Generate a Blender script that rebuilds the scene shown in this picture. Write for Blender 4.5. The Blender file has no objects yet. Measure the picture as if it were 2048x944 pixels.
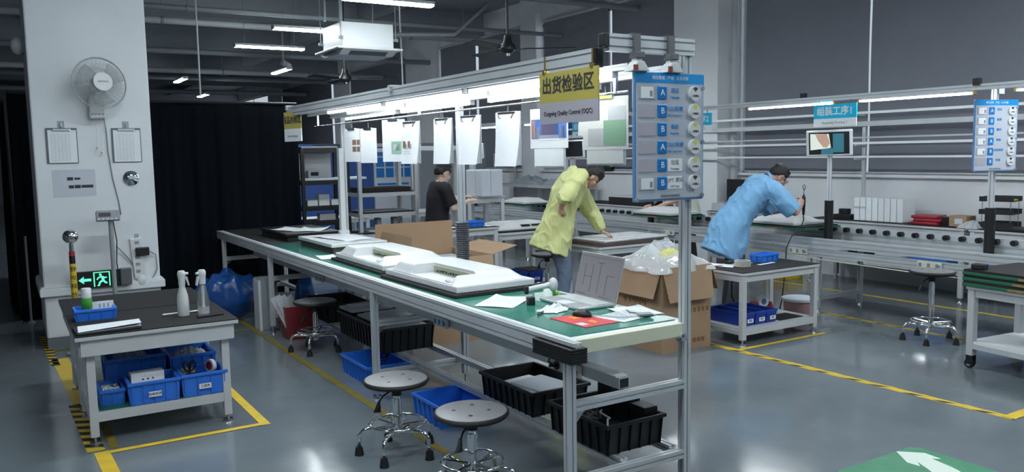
import bpy, bmesh, math, random
from mathutils import Vector, Matrix, Euler, noise
random.seed(7)
S = bpy.context.scene
COL = S.collection
PI = math.pi
R = math.radians

# ---------------------------------------------------------------- camera, light, exposure
cam_d = bpy.data.cameras.new('camera'); cam = bpy.data.objects.new('camera', cam_d); COL.objects.link(cam)
cam_d.sensor_width = 36.0; cam_d.lens = 1648.4 / 2048 * 36.0; cam_d.clip_start = .05; cam_d.clip_end = 200
def cam_axes(yaw, pitch, roll):
    yaw, pitch, roll = R(yaw), R(pitch), R(roll)
    f = Vector((math.sin(yaw)*math.cos(pitch), math.cos(yaw)*math.cos(pitch), -math.sin(pitch)))
    r = Vector((math.cos(yaw), -math.sin(yaw), 0)); d = f.cross(r)
    return math.cos(roll)*r + math.sin(roll)*d, -math.sin(roll)*r + math.cos(roll)*d, f
_r, _d, _f = cam_axes(31.62, 5.73, 1.008)
cam.matrix_world = Matrix(((_r.x, -_d.x, -_f.x, 0), (_r.y, -_d.y, -_f.y, 0), (_r.z, -_d.z, -_f.z, 1.75), (0, 0, 0, 1)))
S.camera = cam
w = bpy.data.worlds.new('world'); S.world = w; w.use_nodes = True
w.node_tree.nodes['Background'].inputs[0].default_value = (.55, .68, .85, 1)
w.node_tree.nodes['Background'].inputs[1].default_value = .3
S.view_settings.view_transform = 'Standard'; S.view_settings.look = 'None'
S.view_settings.gamma = 1.0; S.view_settings.use_curve_mapping = False
S.view_settings.exposure = 1.35
BENCH_TUBE = 9.0      # brightness of the lamps clipped over the benches
LINE_TUBE = 22.0
CEIL_TUBE = 45.0       # brightness of the batten lamps under the ceiling

# ---------------------------------------------------------------- materials
def mat(name, col, rough=.5, metal=0., spec=.5, emit=None, es=0., var=0., vs=8., bump=0., bs=60., alpha=1., trans=0., coat=0., sub=0.):
    m = bpy.data.materials.new(name); m.use_nodes = True
    nt = m.node_tree; b = nt.nodes['Principled BSDF']
    b.inputs['Base Color'].default_value = (*col, 1); b.inputs['Roughness'].default_value = rough
    b.inputs['Metallic'].default_value = metal; b.inputs['Specular IOR Level'].default_value = spec
    b.inputs['Alpha'].default_value = alpha; b.inputs['Transmission Weight'].default_value = trans
    b.inputs['Coat Weight'].default_value = coat
    if emit: b.inputs['Emission Color'].default_value = (*emit, 1); b.inputs['Emission Strength'].default_value = es
    if var or bump:
        tc = nt.nodes.new('ShaderNodeTexCoord')
    if var:
        n = nt.nodes.new('ShaderNodeTexNoise'); n.inputs['Scale'].default_value = vs; n.inputs['Detail'].default_value = 5
        r = nt.nodes.new('ShaderNodeValToRGB')
        r.color_ramp.elements[0].position = .3; r.color_ramp.elements[1].position = .7
        r.color_ramp.elements[0].color = (*[c*(1-var) for c in col], 1)
        r.color_ramp.elements[1].color = (*[min(1, c*(1+var)) for c in col], 1)
        nt.links.new(tc.outputs['Object'], n.inputs['Vector']); nt.links.new(n.outputs['Fac'], r.inputs['Fac'])
        nt.links.new(r.outputs['Color'], b.inputs['Base Color'])
    if bump:
        n2 = nt.nodes.new('ShaderNodeTexNoise'); n2.inputs['Scale'].default_value = bs; n2.inputs['Detail'].default_value = 3
        bm_ = nt.nodes.new('ShaderNodeBump'); bm_.inputs['Strength'].default_value = bump; bm_.inputs['Distance'].default_value = .01
        nt.links.new(tc.outputs['Object'], n2.inputs['Vector']); nt.links.new(n2.outputs['Fac'], bm_.inputs['Height'])
        nt.links.new(bm_.outputs['Normal'], b.inputs['Normal'])
    return m
M = {}
def dm(k, *a, **kw): M[k] = mat(k, *a, **kw)
dm('alu', (.60, .63, .66), .36, .35, var=.05, vs=4)
dm('alu_dark', (.13, .14, .15), .5, .6)
dm('steel', (.62, .64, .66), .22, 1.)
dm('chrome', (.82, .84, .86), .07, 1.)
dm('powder', (.50, .52, .54), .45, var=.04)
dm('powder_white', (.74, .76, .78), .4)
dm('white_plastic', (.60, .62, .635), .32, var=.02)
dm('cream_plastic', (.68, .68, .58), .4)
dm('cream_strip', (.66, .68, .52), .35)
dm('black_plastic', (.006, .0065, .008), .45)
dm('black_rubber', (.009, .0095, .010), .62)
dm('black_mat', (.014, .014, .015), .7, spec=.3, bump=.15, bs=300)
dm('black_foam', (.014, .013, .014), .85, bump=.3, bs=200)
dm('brown_foam', (.09, .065, .06), .8)
dm('stool_seat', (.19, .195, .20), .42, var=.06, vs=18, bump=.05, bs=150)
dm('green_mat', (.035, .20, .15), .16, var=.05, vs=3, spec=.6)
dm('green_board', (.015, .13, .07), .4)
dm('wood_edge', (.35, .19, .07), .6, var=.2, vs=30)
dm('blue_plastic', (.025, .17, .68), .34, var=.04)
dm('blue_dark', (.012, .05, .34), .36)
dm('blue_bag', (.006, .06, .24), .28, bump=.35, bs=14)
dm('paper', (.72, .75, .78), .7, var=.015, vs=20)
dm('paper_grey', (.50, .54, .60), .7)
dm('print_grey', (.33, .37, .42), .75)
dm('ink', (.03, .03, .035), .7)
dm('ink_grey', (.22, .24, .27), .7)
dm('card', (.345, .225, .135), .8, var=.06, vs=5, bump=.06, bs=40)
dm('card_in', (.34, .21, .12), .85)
dm('card_print', (.20, .10, .045), .8)
dm('yellow_sign', (.44, .37, .08), .5)
dm('sign_grey', (.38, .37, .42), .55)
dm('sign_white', (.78, .80, .82), .5)
dm('sign_blue', (.0, .25, .62), .4)
dm('sign_cyan', (.0, .47, .74), .4)
dm('board_grey', (.42, .46, .53), .35)
dm('board_edge', (.10, .22, .42), .4)
dm('label_blue', (.0, .16, .50), .35)
dm('text_blue', (.02, .24, .62), .5)
dm('wall_white', (.74, .76, .79), .6, var=.03, vs=2)
dm('pillar_white', (.66, .69, .72), .55, var=.03, vs=2.5)
dm('grey_paint', (.13, .15, .165), .5)
dm('wall_grey', (.32, .35, .385), .7)
dm('ceil', (.28, .305, .335), .9)
dm('beam', (.28, .305, .33), .85)
dm('pipe_grey', (.24, .265, .285), .5)
dm('pipe_white', (.44, .47, .49), .45)
dm('blind', (.20, .21, .25), .85, var=.04, vs=1.5, bump=.05, bs=400)
dm('window_glow', (.5, .55, .6), .5, emit=(.8, .9, 1.), es=.22)
dm('curtain', (.005, .0065, .009), 1., spec=.05, bump=.1, bs=200)
dm('blue_wall', (.02, .07, .25), .6)
dm('tape_y', (.66, .45, .03), .45, var=.12, vs=12)
dm('tape_y_old', (.22, .17, .025), .55, var=.25, vs=9)
dm('tape_k', (.02, .02, .02), .5)
dm('floor_green', (.05, .25, .13), .35, var=.12, vs=6)
dm('floor_white', (.70, .78, .70), .4)
dm('red_plastic', (.22, .022, .03), .5)
dm('red_box', (.33, .02, .035), .45)
dm('red_mat', (.56, .04, .05), .5, var=.1, vs=14)
dm('orange_print', (.80, .25, .03), .5)
dm('pink_plastic', (.33, .19, .19), .5)
dm('tape_brown', (.42, .40, .34), .3)
dm('tape_core', (.10, .16, .30), .6)
dm('skin', (.52, .30, .215), .5, var=.05, vs=20)
dm('skin_dark', (.30, .17, .125), .55, var=.05, vs=20)
dm('skin_pale', (.62, .42, .34), .5, var=.04, vs=20)
dm('hair', (.010, .009, .009), .5, bump=.6, bs=120)
dm('lip', (.40, .17, .14), .5)
dm('tee_black', (.012, .011, .013), .9, bump=.3, bs=25)
dm('jacket_yellow', (.60, .62, .27), .65, bump=.6, bs=14, var=.05, vs=7)
dm('smock_blue', (.19, .41, .66), .75, bump=.6, bs=14, var=.05, vs=7)
dm('shirt_pale', (.62, .64, .55), .8)
dm('jeans', (.12, .155, .225), .85, var=.12, vs=25)
dm('trousers', (.035, .036, .042), .85)
dm('glass_clear', (.9, .95, .97), .05, trans=.9, alpha=.55)
dm('film', (.86, .90, .93), .10, alpha=.30, bump=.5, bs=20, spec=.9)
dm('film_dense', (.78, .82, .85), .12, alpha=.5, bump=.5, bs=22, spec=.9)
dm('screen_dark', (.02, .022, .025), .15)
dm('laptop_grey', (.46, .49, .50), .35, .5)
dm('key_grey', (.62, .65, .66), .5)
dm('screen_page', (.13, .125, .14), .3, emit=(.55, .54, .60), es=.06)
dm('green_glow', (.02, .4, .15), .5, emit=(.08, 1., .35), es=.9)
dm('screen_blue', (.02, .1, .14), .3, emit=(.05, .18, .24), es=.22)
dm('screen_skin', (.3, .18, .13), .3, emit=(.30, .20, .16), es=.4)
dm('screen_pale', (.4, .42, .36), .3, emit=(.42, .46, .40), es=.45)
dm('can_green', (.05, .28, .04), .3, var=.5, vs=16)
dm('can_yellow', (.6, .6, .06), .3)
dm('yellow_crate', (.68, .48, .03), .45)
dm('brass', (.55, .42, .14), .35, .9)
dm('fan_blade', (.30, .32, .34), .4, alpha=.35)
dm('fan_wire', (.40, .43, .45), .4)
dm('lime', (.30, .62, .05), .5)
dm('pcb', (.30, .33, .22), .6)
dm('photo_blue', (.08, .18, .50), .45)
dm('photo_pink', (.75, .42, .35), .45)
dm('photo_green', (.26, .46, .34), .45)
dm('photo_brown', (.22, .14, .10), .5)
def lampmat(name, col, s):
    m = mat(name, (.9, .92, .95), .4, emit=col, es=s); return m
M['tube_bench'] = lampmat('tube_bench', (.90, .96, 1.0), BENCH_TUBE)
M['tube_line'] = lampmat('tube_line', (.92, .97, 1.0), LINE_TUBE)
M['tube_ceil'] = lampmat('tube_ceil', (.86, .96, 1.0), CEIL_TUBE)

def floor_mat():
    m = bpy.data.materials.new('epoxy_floor'); m.use_nodes = True
    nt = m.node_tree; b = nt.nodes['Principled BSDF']; L = nt.links.new
    tc = nt.nodes.new('ShaderNodeTexCoord')
    n = nt.nodes.new('ShaderNodeTexNoise'); n.inputs['Scale'].default_value = 1.1; n.inputs['Detail'].default_value = 8; n.inputs['Roughness'].default_value = .62
    r = nt.nodes.new('ShaderNodeValToRGB'); r.color_ramp.elements[0].position = .3; r.color_ramp.elements[1].position = .75
    r.color_ramp.elements[0].color = (.125, .150, .168, 1); r.color_ramp.elements[1].color = (.180, .208, .230, 1)
    L(tc.outputs['Object'], n.inputs['Vector']); L(n.outputs['Fac'], r.inputs['Fac']); L(r.outputs['Color'], b.inputs['Base Color'])
    n2 = nt.nodes.new('ShaderNodeTexNoise'); n2.inputs['Scale'].default_value = 4; n2.inputs['Detail'].default_value = 6
    mr = nt.nodes.new('ShaderNodeMapRange'); mr.inputs['To Min'].default_value = .07; mr.inputs['To Max'].default_value = .22
    L(tc.outputs['Object'], n2.inputs['Vector']); L(n2.outputs['Fac'], mr.inputs['Value']); L(mr.outputs['Result'], b.inputs['Roughness'])
    n3 = nt.nodes.new('ShaderNodeTexNoise'); n3.inputs['Scale'].default_value = 9
    bp = nt.nodes.new('ShaderNodeBump'); bp.inputs['Strength'].default_value = .03; bp.inputs['Distance'].default_value = .02
    L(tc.outputs['Object'], n3.inputs['Vector']); L(n3.outputs['Fac'], bp.inputs['Height']); L(bp.outputs['Normal'], b.inputs['Normal'])
    b.inputs['Specular IOR Level'].default_value = .55
    return m
M['floor'] = floor_mat()

# ---------------------------------------------------------------- mesh helpers
class MB:
    def __init__(s): s.v = []; s.f = []; s.m = []
    def add(s, vs, fs, m=0):
        o = len(s.v); s.v += [Vector(v) for v in vs]; s.f += [[i+o for i in f] for f in fs]; s.m += [m]*len(fs); return s
    def box(s, x0, x1, y0, y1, z0, z1, m=0):
        return s.add([(x0,y0,z0),(x1,y0,z0),(x1,y1,z0),(x0,y1,z0),(x0,y0,z1),(x1,y0,z1),(x1,y1,z1),(x0,y1,z1)],
                     [(0,3,2,1),(4,5,6,7),(0,1,5,4),(1,2,6,5),(2,3,7,6),(3,0,4,7)], m)
    def obox(s, c, d, rot=(0,0,0), m=0):
        k = MB().box(-d[0]/2, d[0]/2, -d[1]/2, d[1]/2, -d[2]/2, d[2]/2, m)
        return s.join(k, Matrix.Translation(c) @ Euler(rot).to_matrix().to_4x4())
    def join(s, k, mx=None):
        o = len(s.v); s.v += [(mx @ v) if mx else v.copy() for v in k.v]; s.f += [[i+o for i in f] for f in k.f]; s.m += k.m; return s
    def cyl(s, p0, p1, r0, r1=None, n=16, m=0, cap=True):
        r1 = r0 if r1 is None else r1; p0 = Vector(p0); p1 = Vector(p1); ax = (p1-p0).normalized()
        u = ax.orthogonal().normalized(); w_ = ax.cross(u); vs = []
        for p, r in ((p0, r0), (p1, r1)):
            for i in range(n):
                a = 2*PI*i/n; vs.append(p + u*math.cos(a)*r + w_*math.sin(a)*r)
        fs = [(i, (i+1) % n, n+(i+1) % n, n+i) for i in range(n)]
        if cap: fs += [tuple(range(n-1, -1, -1)), tuple(range(n, 2*n))]
        return s.add(vs, fs, m)
    def tube(s, pts, r, n=8, m=0, closed=False):
        pts = [Vector(p) for p in pts]; N = len(pts); vs = []; fs = []; u = None
        rr = r if isinstance(r, (list, tuple)) else [r]*N
        for k in range(N):
            if closed: t = pts[(k+1) % N] - pts[k-1]
            else: t = pts[min(k+1, N-1)] - pts[max(k-1, 0)]
            t.normalize()
            u = t.orthogonal().normalized() if u is None else (u - t*u.dot(t)).normalized()
            w_ = t.cross(u)
            for i in range(n):
                a = 2*PI*i/n; vs.append(pts[k] + (u*math.cos(a) + w_*math.sin(a))*rr[k])
        for k in range(N if closed else N-1):
            for i in range(n):
                a = k*n+i; b = k*n+(i+1) % n; k2 = (k+1) % N
                fs.append((a, b, k2*n+(i+1) % n, k2*n+i))
        if not closed: fs += [tuple(range(n-1, -1, -1)), tuple(range((N-1)*n, N*n))]
        return s.add(vs, fs, m)
    def lathe(s, prof, c=(0,0,0), n=32, m=0):
        vs = []; fs = []; c = Vector(c)
        for r, z in prof:
            for i in range(n):
                a = 2*PI*i/n; vs.append(c + Vector((r*math.cos(a), r*math.sin(a), z)))
        for k in range(len(prof)-1):
            for i in range(n): fs.append((k*n+i, k*n+(i+1) % n, (k+1)*n+(i+1) % n, (k+1)*n+i))
        if prof[0][0] > 1e-6: fs.append(tuple(range(n-1, -1, -1)))
        if prof[-1][0] > 1e-6: fs.append(tuple(range((len(prof)-1)*n, len(prof)*n)))
        return s.add(vs, fs, m)
    def prism(s, poly, ax, a, b, m=0):
        # poly in the two other axes, taken in cyclic order (x: y,z / y: z,x / z: x,y)
        def mk(p, t):
            if ax == 'x': return (t, p[0], p[1])
            if ax == 'y': return (p[1], t, p[0])
            return (p[0], p[1], t)
        n = len(poly); ar = sum(poly[i][0]*poly[(i+1) % n][1]-poly[(i+1) % n][0]*poly[i][1] for i in range(n))
        if ar < 0: poly = poly[::-1]
        vs = [mk(p, a) for p in poly] + [mk(p, b) for p in poly]
        fs = [tuple(range(n-1, -1, -1)), tuple(range(n, 2*n))] + [(i, (i+1) % n, n+(i+1) % n, n+i) for i in range(n)]
        return s.add(vs, fs, m)
    def sph(s, c, r, n=16, m=0, rot=None):
        r = (r, r, r) if not isinstance(r, (list, tuple)) else r; c = Vector(c); k = n//2; vs = []; fs = []
        E_ = Euler(rot).to_matrix() if rot else None
        for j in range(1, k):
            t = PI*j/k
            for i in range(n):
                a = 2*PI*i/n; v = Vector((r[0]*math.sin(t)*math.cos(a), r[1]*math.sin(t)*math.sin(a), r[2]*math.cos(t)))
                vs.append(c + (E_ @ v if E_ else v))
        a_, b_ = Vector((0,0,r[2])), Vector((0,0,-r[2]))
        if E_: a_, b_ = E_ @ a_, E_ @ b_
        vs += [c+a_, c+b_]; T = len(vs)-2
        for j in range(k-2):
            for i in range(n): fs.append((j*n+i, (j+1)*n+i, (j+1)*n+(i+1) % n, j*n+(i+1) % n))
        for i in range(n):
            fs.append((T, i, (i+1) % n)); fs.append((T+1, (k-2)*n+(i+1) % n, (k-2)*n+i))
        return s.add(vs, fs, m)
    def grid(s, fn, nu, nv, m=0):
        vs = [fn(i/nu, j/nv) for j in range(nv+1) for i in range(nu+1)]
        fs = [(j*(nu+1)+i, j*(nu+1)+i+1, (j+1)*(nu+1)+i+1, (j+1)*(nu+1)+i) for j in range(nv) for i in range(nu)]
        return s.add(vs, fs, m)
    def prof(s, p0, p1, wd=.04, ht=.04, m=0):
        # aluminium T-slot bar between two points on one axis; wd, ht = size across the two other axes in cyclic order
        p0 = Vector(p0); p1 = Vector(p1); d = [abs(p1[i]-p0[i]) for i in range(3)]; k = d.index(max(d)); ax = 'xyz'[k]
        a, b = sorted((p0[k], p1[k])); cu, cv = p0[(k+1) % 3], p0[(k+2) % 3]
        if ax == 'z': wu, wv = wd, ht
        elif ax == 'x': wu, wv = wd, ht
        else: wu, wv = ht, wd
        def side(L):
            q = max(1, round(L/.045)); out = []
            for i in range(q):
                c = -L/2 + L*(i+.5)/q; out.append(c)
            return out
        sl, dp = .0045, .009; poly = []
        hu, hv = wu/2, wv/2
        poly.append((-hu, -hv))
        for c in side(wu): poly += [(c-sl, -hv), (c-sl, -hv+dp), (c+sl, -hv+dp), (c+sl, -hv)]
        poly.append((hu, -hv))
        for c in side(wv): poly += [(hu, c-sl), (hu-dp, c-sl), (hu-dp, c+sl), (hu, c+sl)]
        poly.append((hu, hv))
        for c in side(wu)[::-1]: poly += [(c+sl, hv), (c+sl, hv-dp), (c-sl, hv-dp), (c-sl, hv)]
        poly.append((-hu, hv))
        for c in side(wv)[::-1]: poly += [(-hu, c+sl), (-hu+dp, c+sl), (-hu+dp, c-sl), (-hu, c-sl)]
        poly = [(u+cu, v+cv) for u, v in poly]
        return s.prism(poly, ax, a, b, m)
    def build(s, name, mats, parent=None, world=False, smooth=None, bevel=0., seg=2, sub=0):
        me = bpy.data.meshes.new(name)
        off = Vector((0,0,0))
        if world:
            q = parent
            while q is not None: off += q.location; q = q.parent
        me.from_pydata([v-off for v in s.v], [], s.f); me.update()
        mats = mats if isinstance(mats, (list, tuple)) else [mats]
        for m in mats: me.materials.append(M[m] if isinstance(m, str) else m)
        for p, i in zip(me.polygons, s.m): p.material_index = i
        if smooth:
            for p in me.polygons: p.use_smooth = True
            if smooth is not True: me.set_sharp_from_angle(angle=R(smooth))
        o = bpy.data.objects.new(name, me); COL.objects.link(o)
        if parent is not None: o.parent = parent
        if bevel:
            b = o.modifiers.new('bevel', 'BEVEL'); b.width = bevel; b.segments = seg; b.limit_method = 'ANGLE'; b.angle_limit = R(50)
        if sub:
            q = o.modifiers.new('sub', 'SUBSURF'); q.levels = q.render_levels = sub
        return o
def tag(o, label=None, cat=None, group=None, kind=None):
    if label: o['label'] = label
    if cat: o['category'] = cat
    if group: o['group'] = group
    if kind: o['kind'] = kind
    return o
def thing(name, label, cat, loc=(0,0,0), rz=0., group=None):
    o = bpy.data.objects.new(name, None); COL.objects.link(o); o.empty_display_size = .1
    o.location = loc; o.rotation_euler = (0, 0, rz)
    return tag(o, label, cat, group)
def dup(o, loc=None, rz=None, label=None, group=None, parent=None):
    c = o.copy(); COL.objects.link(c)
    if parent is not None: c.parent = parent
    if loc is not None: c.location = loc
    if rz is not None: c.rotation_euler = (0, 0, rz)
    if label: c['label'] = label
    if group: c['group'] = group
    for ch in list(o.children): dup(ch, parent=c)
    return c
def struct(mb, name, m, **kw):
    o = mb.build(name, m, **kw); o['kind'] = 'structure'; return o
def text(body, size, m, parent, loc, rot=(PI/2, 0, 0), name='lettering', ax='CENTER', w_=1., depth=.0006, bold=0.):
    c = bpy.data.curves.new('t', 'FONT'); c.body = body; c.size = size; c.align_x = ax; c.align_y = 'CENTER'
    c.extrude = depth; c.offset = bold; c.resolution_u = 3
    o = bpy.data.objects.new('t', c); COL.objects.link(o)
    dg = bpy.context.evaluated_depsgraph_get()
    me = bpy.data.meshes.new_from_object(o.evaluated_get(dg)); bpy.data.objects.remove(o); bpy.data.curves.remove(c)
    me.name = name
    for v in me.vertices: v.co.x *= w_
    me.materials.clear(); me.materials.append(M[m])
    q = bpy.data.objects.new(name, me); COL.objects.link(q); q.parent = parent; q.location = loc; q.rotation_euler = rot
    return q
# ---------------------------------------------------------------- the room
def sbox(name, m, *b, bevel=0.):
    return struct(MB().box(*b), name, m, bevel=bevel)
sbox('floor', 'floor', -8, 14, -6, 42, -.1, 0)
sbox('ceiling', 'ceil', -8, 14, -6, 42, 4.95, 5.1)
XW = 9.68
mb = MB().box(XW, XW+.2, -6, 42, 0, 1.36).box(XW, XW+.2, -6, 42, 4.39, 4.95)
for y0, y1 in ((-6, 3.1), (8.98, 10.1), (14.45, 15.05), (19.0, 20.9), (25.5, 27), (33, 35)): mb.box(XW, XW+.2, y0, y1, 1.36, 4.39)
struct(mb, 'wall_right', 'wall_white')
sbox('wall_far', 'wall_grey', -8, 14, 40, 40.2, 0, 4.95)
sbox('wall_left', 'wall_grey', -8, -7.8, -6, 42, 0, 4.95)
sbox('wall_near', 'wall_grey', -8, 14, -6, -5.8, 0, 4.95)
struct(MB().box(9.30, XW, 9.1, 10.06, 0, 4.95), 'wall_column', 'wall_white', bevel=.01)
struct(MB().box(9.55, XW, 14.45, 15.05, 0, 4.95).box(9.55, XW, 19.0, 20.9, 0, 4.95), 'wall_columns', 'wall_white', bevel=.01)
# pillar on the left
struct(MB().box(.26, 1.27, 8.72, 9.7, .10, 4.95), 'wall_pillar', 'pillar_white', bevel=.015)
struct(MB().box(.262, 1.268, 8.722, 9.698, 0, .10), 'baseboard_pillar', 'grey_paint')
struct(MB().box(.225, 1.305, 8.665, 9.75, .50, .575).box(.235, 1.295, 8.69, 9.73, .575, .59), 'trim_1', 'pillar_white', bevel=.008)
# sill, window frames, glass
struct(MB().box(9.60, XW, 3.1, 8.98, 1.355, 1.395).box(9.60, XW, 10.1, 14.45, 1.355, 1.395).box(9.60, XW, 15.05, 19., 1.355, 1.395), 'trim_2', 'powder_white', bevel=.006)
for i, (y0, y1) in enumerate(((3.1, 8.98), (10.1, 14.45), (15.05, 19.0), (20.9, 25.5), (27, 33), (35, 40))):
    wn = MB()
    for a, b in ((y0, y0+.05), (y1-.05, y1)): wn.box(XW+.06, XW+.11, a, b, 1.36, 4.39)
    k = max(1, round((y1-y0)/2.2))
    for j in range(1, k): yy = y0+(y1-y0)*j/k; wn.box(XW+.06, XW+.11, yy-.025, yy+.025, 1.36, 4.39)
    wn.box(XW+.06, XW+.11, y0, y1, 1.36, 1.42).box(XW+.06, XW+.11, y0, y1, 4.33, 4.39)
    o = struct(wn, 'window_%d' % (i+1), 'powder')
    g = MB().box(XW+.08, XW+.09, y0, y1, 1.4, 4.36).build('pane', 'window_glow', o)
# roller blinds in front of the panes
def blind(y0, y1, label, z0=1.43):
    t = thing('roller_blind', label, 'blind', (9.64, (y0+y1)/2, z0), 0, 'dark roller blinds along the window wall')
    h = 4.42-z0; w2 = (y1-y0)/2
    MB().grid(lambda u, v: (.006*math.sin(v*9)+.004*math.sin(u*11+v*4), -w2+2*w2*u, h*v), 24, 10).build('cloth', 'blind', t, smooth=True)
    MB().box(-.012, .012, -w2, w2, -.025, 0).build('bottom_bar', 'powder', t, bevel=.004)
    MB().cyl((0, -w2, h), (0, w2, h), .03).build('roller', 'powder', t, smooth=40)
blind(3.15, 6.745, 'wide dark grey roller blind nearest the right edge of the photo')
blind(6.775, 8.86, 'dark grey roller blind between the white drainpipe and the next blind')
blind(10.12, 12.06, 'dark roller blind just left of the big white wall column')
blind(12.16, 14.28, 'dark roller blind behind the hanging yellow and grey sign')
blind(15.12, 17.02, 'dark roller blind behind the black ceiling fan')
blind(17.14, 18.96, 'small dark roller blind left of the black ceiling fan')
blind(20.95, 25.3, 'dark roller blind behind the far ceiling fan')
blind(27.1, 32.8, 'dark roller blind far back above the black curtain corner')
# drainpipe by the column
t = thing('drain_pipe', 'white vertical drainpipe in the corner of the wall column', 'pipe', (9.56, 9.0, 0))
MB().cyl((0, 0, 0), (0, 0, 4.94), .055, n=20).build('pipe', 'pipe_white', t, smooth=40)
mb = MB()
for z in (1.9, 3.05, 4.3): mb.cyl((0, 0, z), (0, 0, z+.07), .064, n=20)
mb.build('coupling', 'pipe_white', t, smooth=40)
# ceiling beams and pipes
mb = MB()
for y in (-1, 3.5, 7.9, 12.3, 16.8, 21.5, 26.5, 32): mb.box(-8, XW, y, y+.35, 4.45, 4.95)
for x in (-3.5, 1.3, 6.6): mb.box(x, x+.3, -6, 40, 4.6, 4.95)
struct(mb, 'trim_3', 'beam')
pp = [(9.3, 4.10, .035, 'pipe_grey', 'thin grey service pipe under the ceiling nearest the pillar'), (11.3, 4.22, .05, 'pipe_grey', 'grey service pipe under the ceiling just behind the pillar top'),
      (13.6, 4.05, .04, 'pipe_grey', 'grey service pipe above the white cassette air conditioner'), (15.9, 4.2, .06, 'pipe_white', 'pale service pipe running behind the cassette air conditioner'),
      (19.4, 4.1, .06, 'pipe_grey', 'grey service pipe passing above the far tilted lamp'), (22.6, 4.0, .07, 'pipe_white', 'pale service pipe far back over the black curtain'),
      (25.6, 4.1, .07, 'pipe_grey', 'grey service pipe farther back over the black curtain'), (29.6, 4.0, .08, 'pipe_grey', 'farthest grey service pipe under the ceiling')]
for y, z, r_, m_, lab in pp:
    t = thing('service_pipe', lab, 'pipe', (2, y, z), 0, 'service pipes under the ceiling')
    MB().cyl((-9.5, 0, 0), (7.6, 0, .0), r_, n=12).build('pipe', m_, t, smooth=40)
    mb = MB()
    for x in (-6, -2.4, .6, 3.1, 5.4): mb.cyl((x, 0, r_), (x, 0, 4.95-z), .008, n=6).cyl((x-.02, 0, 0), (x+.02, 0, 0), r_+.012, n=12)
    mb.build('hanger', 'pipe_grey', t)
t = thing('conduit_rod', 'pale vertical conduit hanging from the ceiling behind the pillar', 'rod', (1.98, 9.9, 2.46))
MB().cyl((0, 0, 0), (0, 0, 2.49), .009, n=8).build('rod', 'pipe_white', t, smooth=40)
MB().cyl((0, 0, 2.42), (0, 0, 2.49), .04, n=12).build('ceiling_plate', 'pipe_grey', t, smooth=40)
mb = MB().tube([(4.98, 11.05, 4.45), (5.1, 11.3, 3.7), (5.25, 11.6, 3.05), (5.3, 11.7, 2.45)], .012)
tag(mb.build('hanging_cable', 'pipe_white'), 'pale cable slanting down beside the cassette air conditioner', 'cable')

# ---------------------------------------------------------------- floor marks
def strip(name, pts, wd, m, label, z=.0015, jag=0., hazard=False, group=None, thin=False):
    # a tape laid along two points with slightly rough edges
    (x0, y0), (x1, y1) = pts; d = Vector((x1-x0, y1-y0, 0)); L = d.length; d.normalize(); n = Vector((-d.y, d.x, 0))
    k = max(2, int(L/.05)); mb = MB(); rr = random.Random(int(L*100+x0*10))
    top = []; bot = []
    for i in range(k+1):
        p = Vector((x0, y0, z)) + d*L*i/k
        top.append(p + n*(wd/2+rr.uniform(-jag, jag))); bot.append(p - n*(wd/2+rr.uniform(-jag, jag)))
    vs = top+bot; mb.v = vs
    for i in range(k): mb.f.append([i, k+1+i, k+2+i, i+1]); mb.m.append(0)
    vs2 = [v - Vector((0, 0, .0012)) for v in top+bot]; mb.v = vs+vs2; o_ = 2*(k+1)
    for i in range(k):
        mb.f.append([i, i+1, o_+i+1, o_+i]); mb.m.append(0); mb.f.append([k+1+i, o_+k+1+i, o_+k+2+i, k+2+i]); mb.m.append(0)
    if hazard:
        s_ = hazard; q = 0.
        while q+s_*.5 < L:
            a = Vector((x0, y0, z+.0006)) + d*q
            if thin: mb.add([a-n*wd*.48, a-n*wd*.48+d*s_*.36, a+n*wd*rr.uniform(.1, .35)+d*s_*.62, a-n*wd*.05+d*s_*.22], [(0, 1, 2, 3)], 1)
            else: mb.add([a-n*wd/2, a-n*wd/2+d*s_*.5, a+n*wd/2+d*(s_*.5+wd*.5), a+n*wd/2+d*wd*.5], [(0, 1, 2, 3)], 1)
            q += s_*(rr.uniform(.8, 1.2) if thin else 1)
    o = mb.build(name, [m, 'tape_k'])
    return tag(o, label, 'floor tape', group)
strip('floor_tape', ((.245, 9.5), (.285, 8.0)), .07, 'tape_y', 'black and yellow hazard tape beside the pillar foot', hazard=.13)
strip('floor_tape', ((.33, 8.25), (.40, 6.5)), .13, 'tape_y', 'plain yellow floor tape left of the small table', jag=.002)
strip('floor_tape', ((.345, 6.6), (.375, 5.45)), .10, 'tape_y', 'black and yellow hazard tape left of the small table legs', hazard=.14)
strip('floor_tape', ((.40, 5.42), (.47, 3.4)), .085, 'tape_y', 'yellow floor tape running off the bottom left edge', z=.0022)
strip('floor_tape', ((.455, 8.75), (.475, 5.45)), .05, 'tape_y_old', 'dull old yellow tape along the table left side', jag=.004, z=.003)
strip('floor_tape', ((.30, 8.64), (.72, 8.62)), .05, 'tape_y_old', 'short yellow tape at the pillar base', jag=.003, z=.0036)
strip('floor_tape', ((.44, 5.38), (1.37, 5.38)), .05, 'tape_y', 'yellow tape in front of the small table feet', z=.0044)
strip('floor_tape', ((1.37, 5.35), (1.35, 7.4)), .06, 'tape_y', 'yellow tape on the right of the small table', z=.003)
strip('floor_tape', ((.9, 8.42), (2.05, 8.55)), .06, 'tape_y_old', 'yellow tape on the floor behind the small table', jag=.003)
strip('floor_tape', ((2.08, 9.6), (2.12, 3.6)), .055, 'tape_y_old', 'dull yellow tape along the inspection bench beside the stools', jag=.003, z=.0028)
strip('floor_tape', ((5.36, 5.34), (5.42, 2.70)), .075, 'tape_y', 'yellow and black tape across the open floor on the right', jag=.006, hazard=.24, thin=True)
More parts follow.
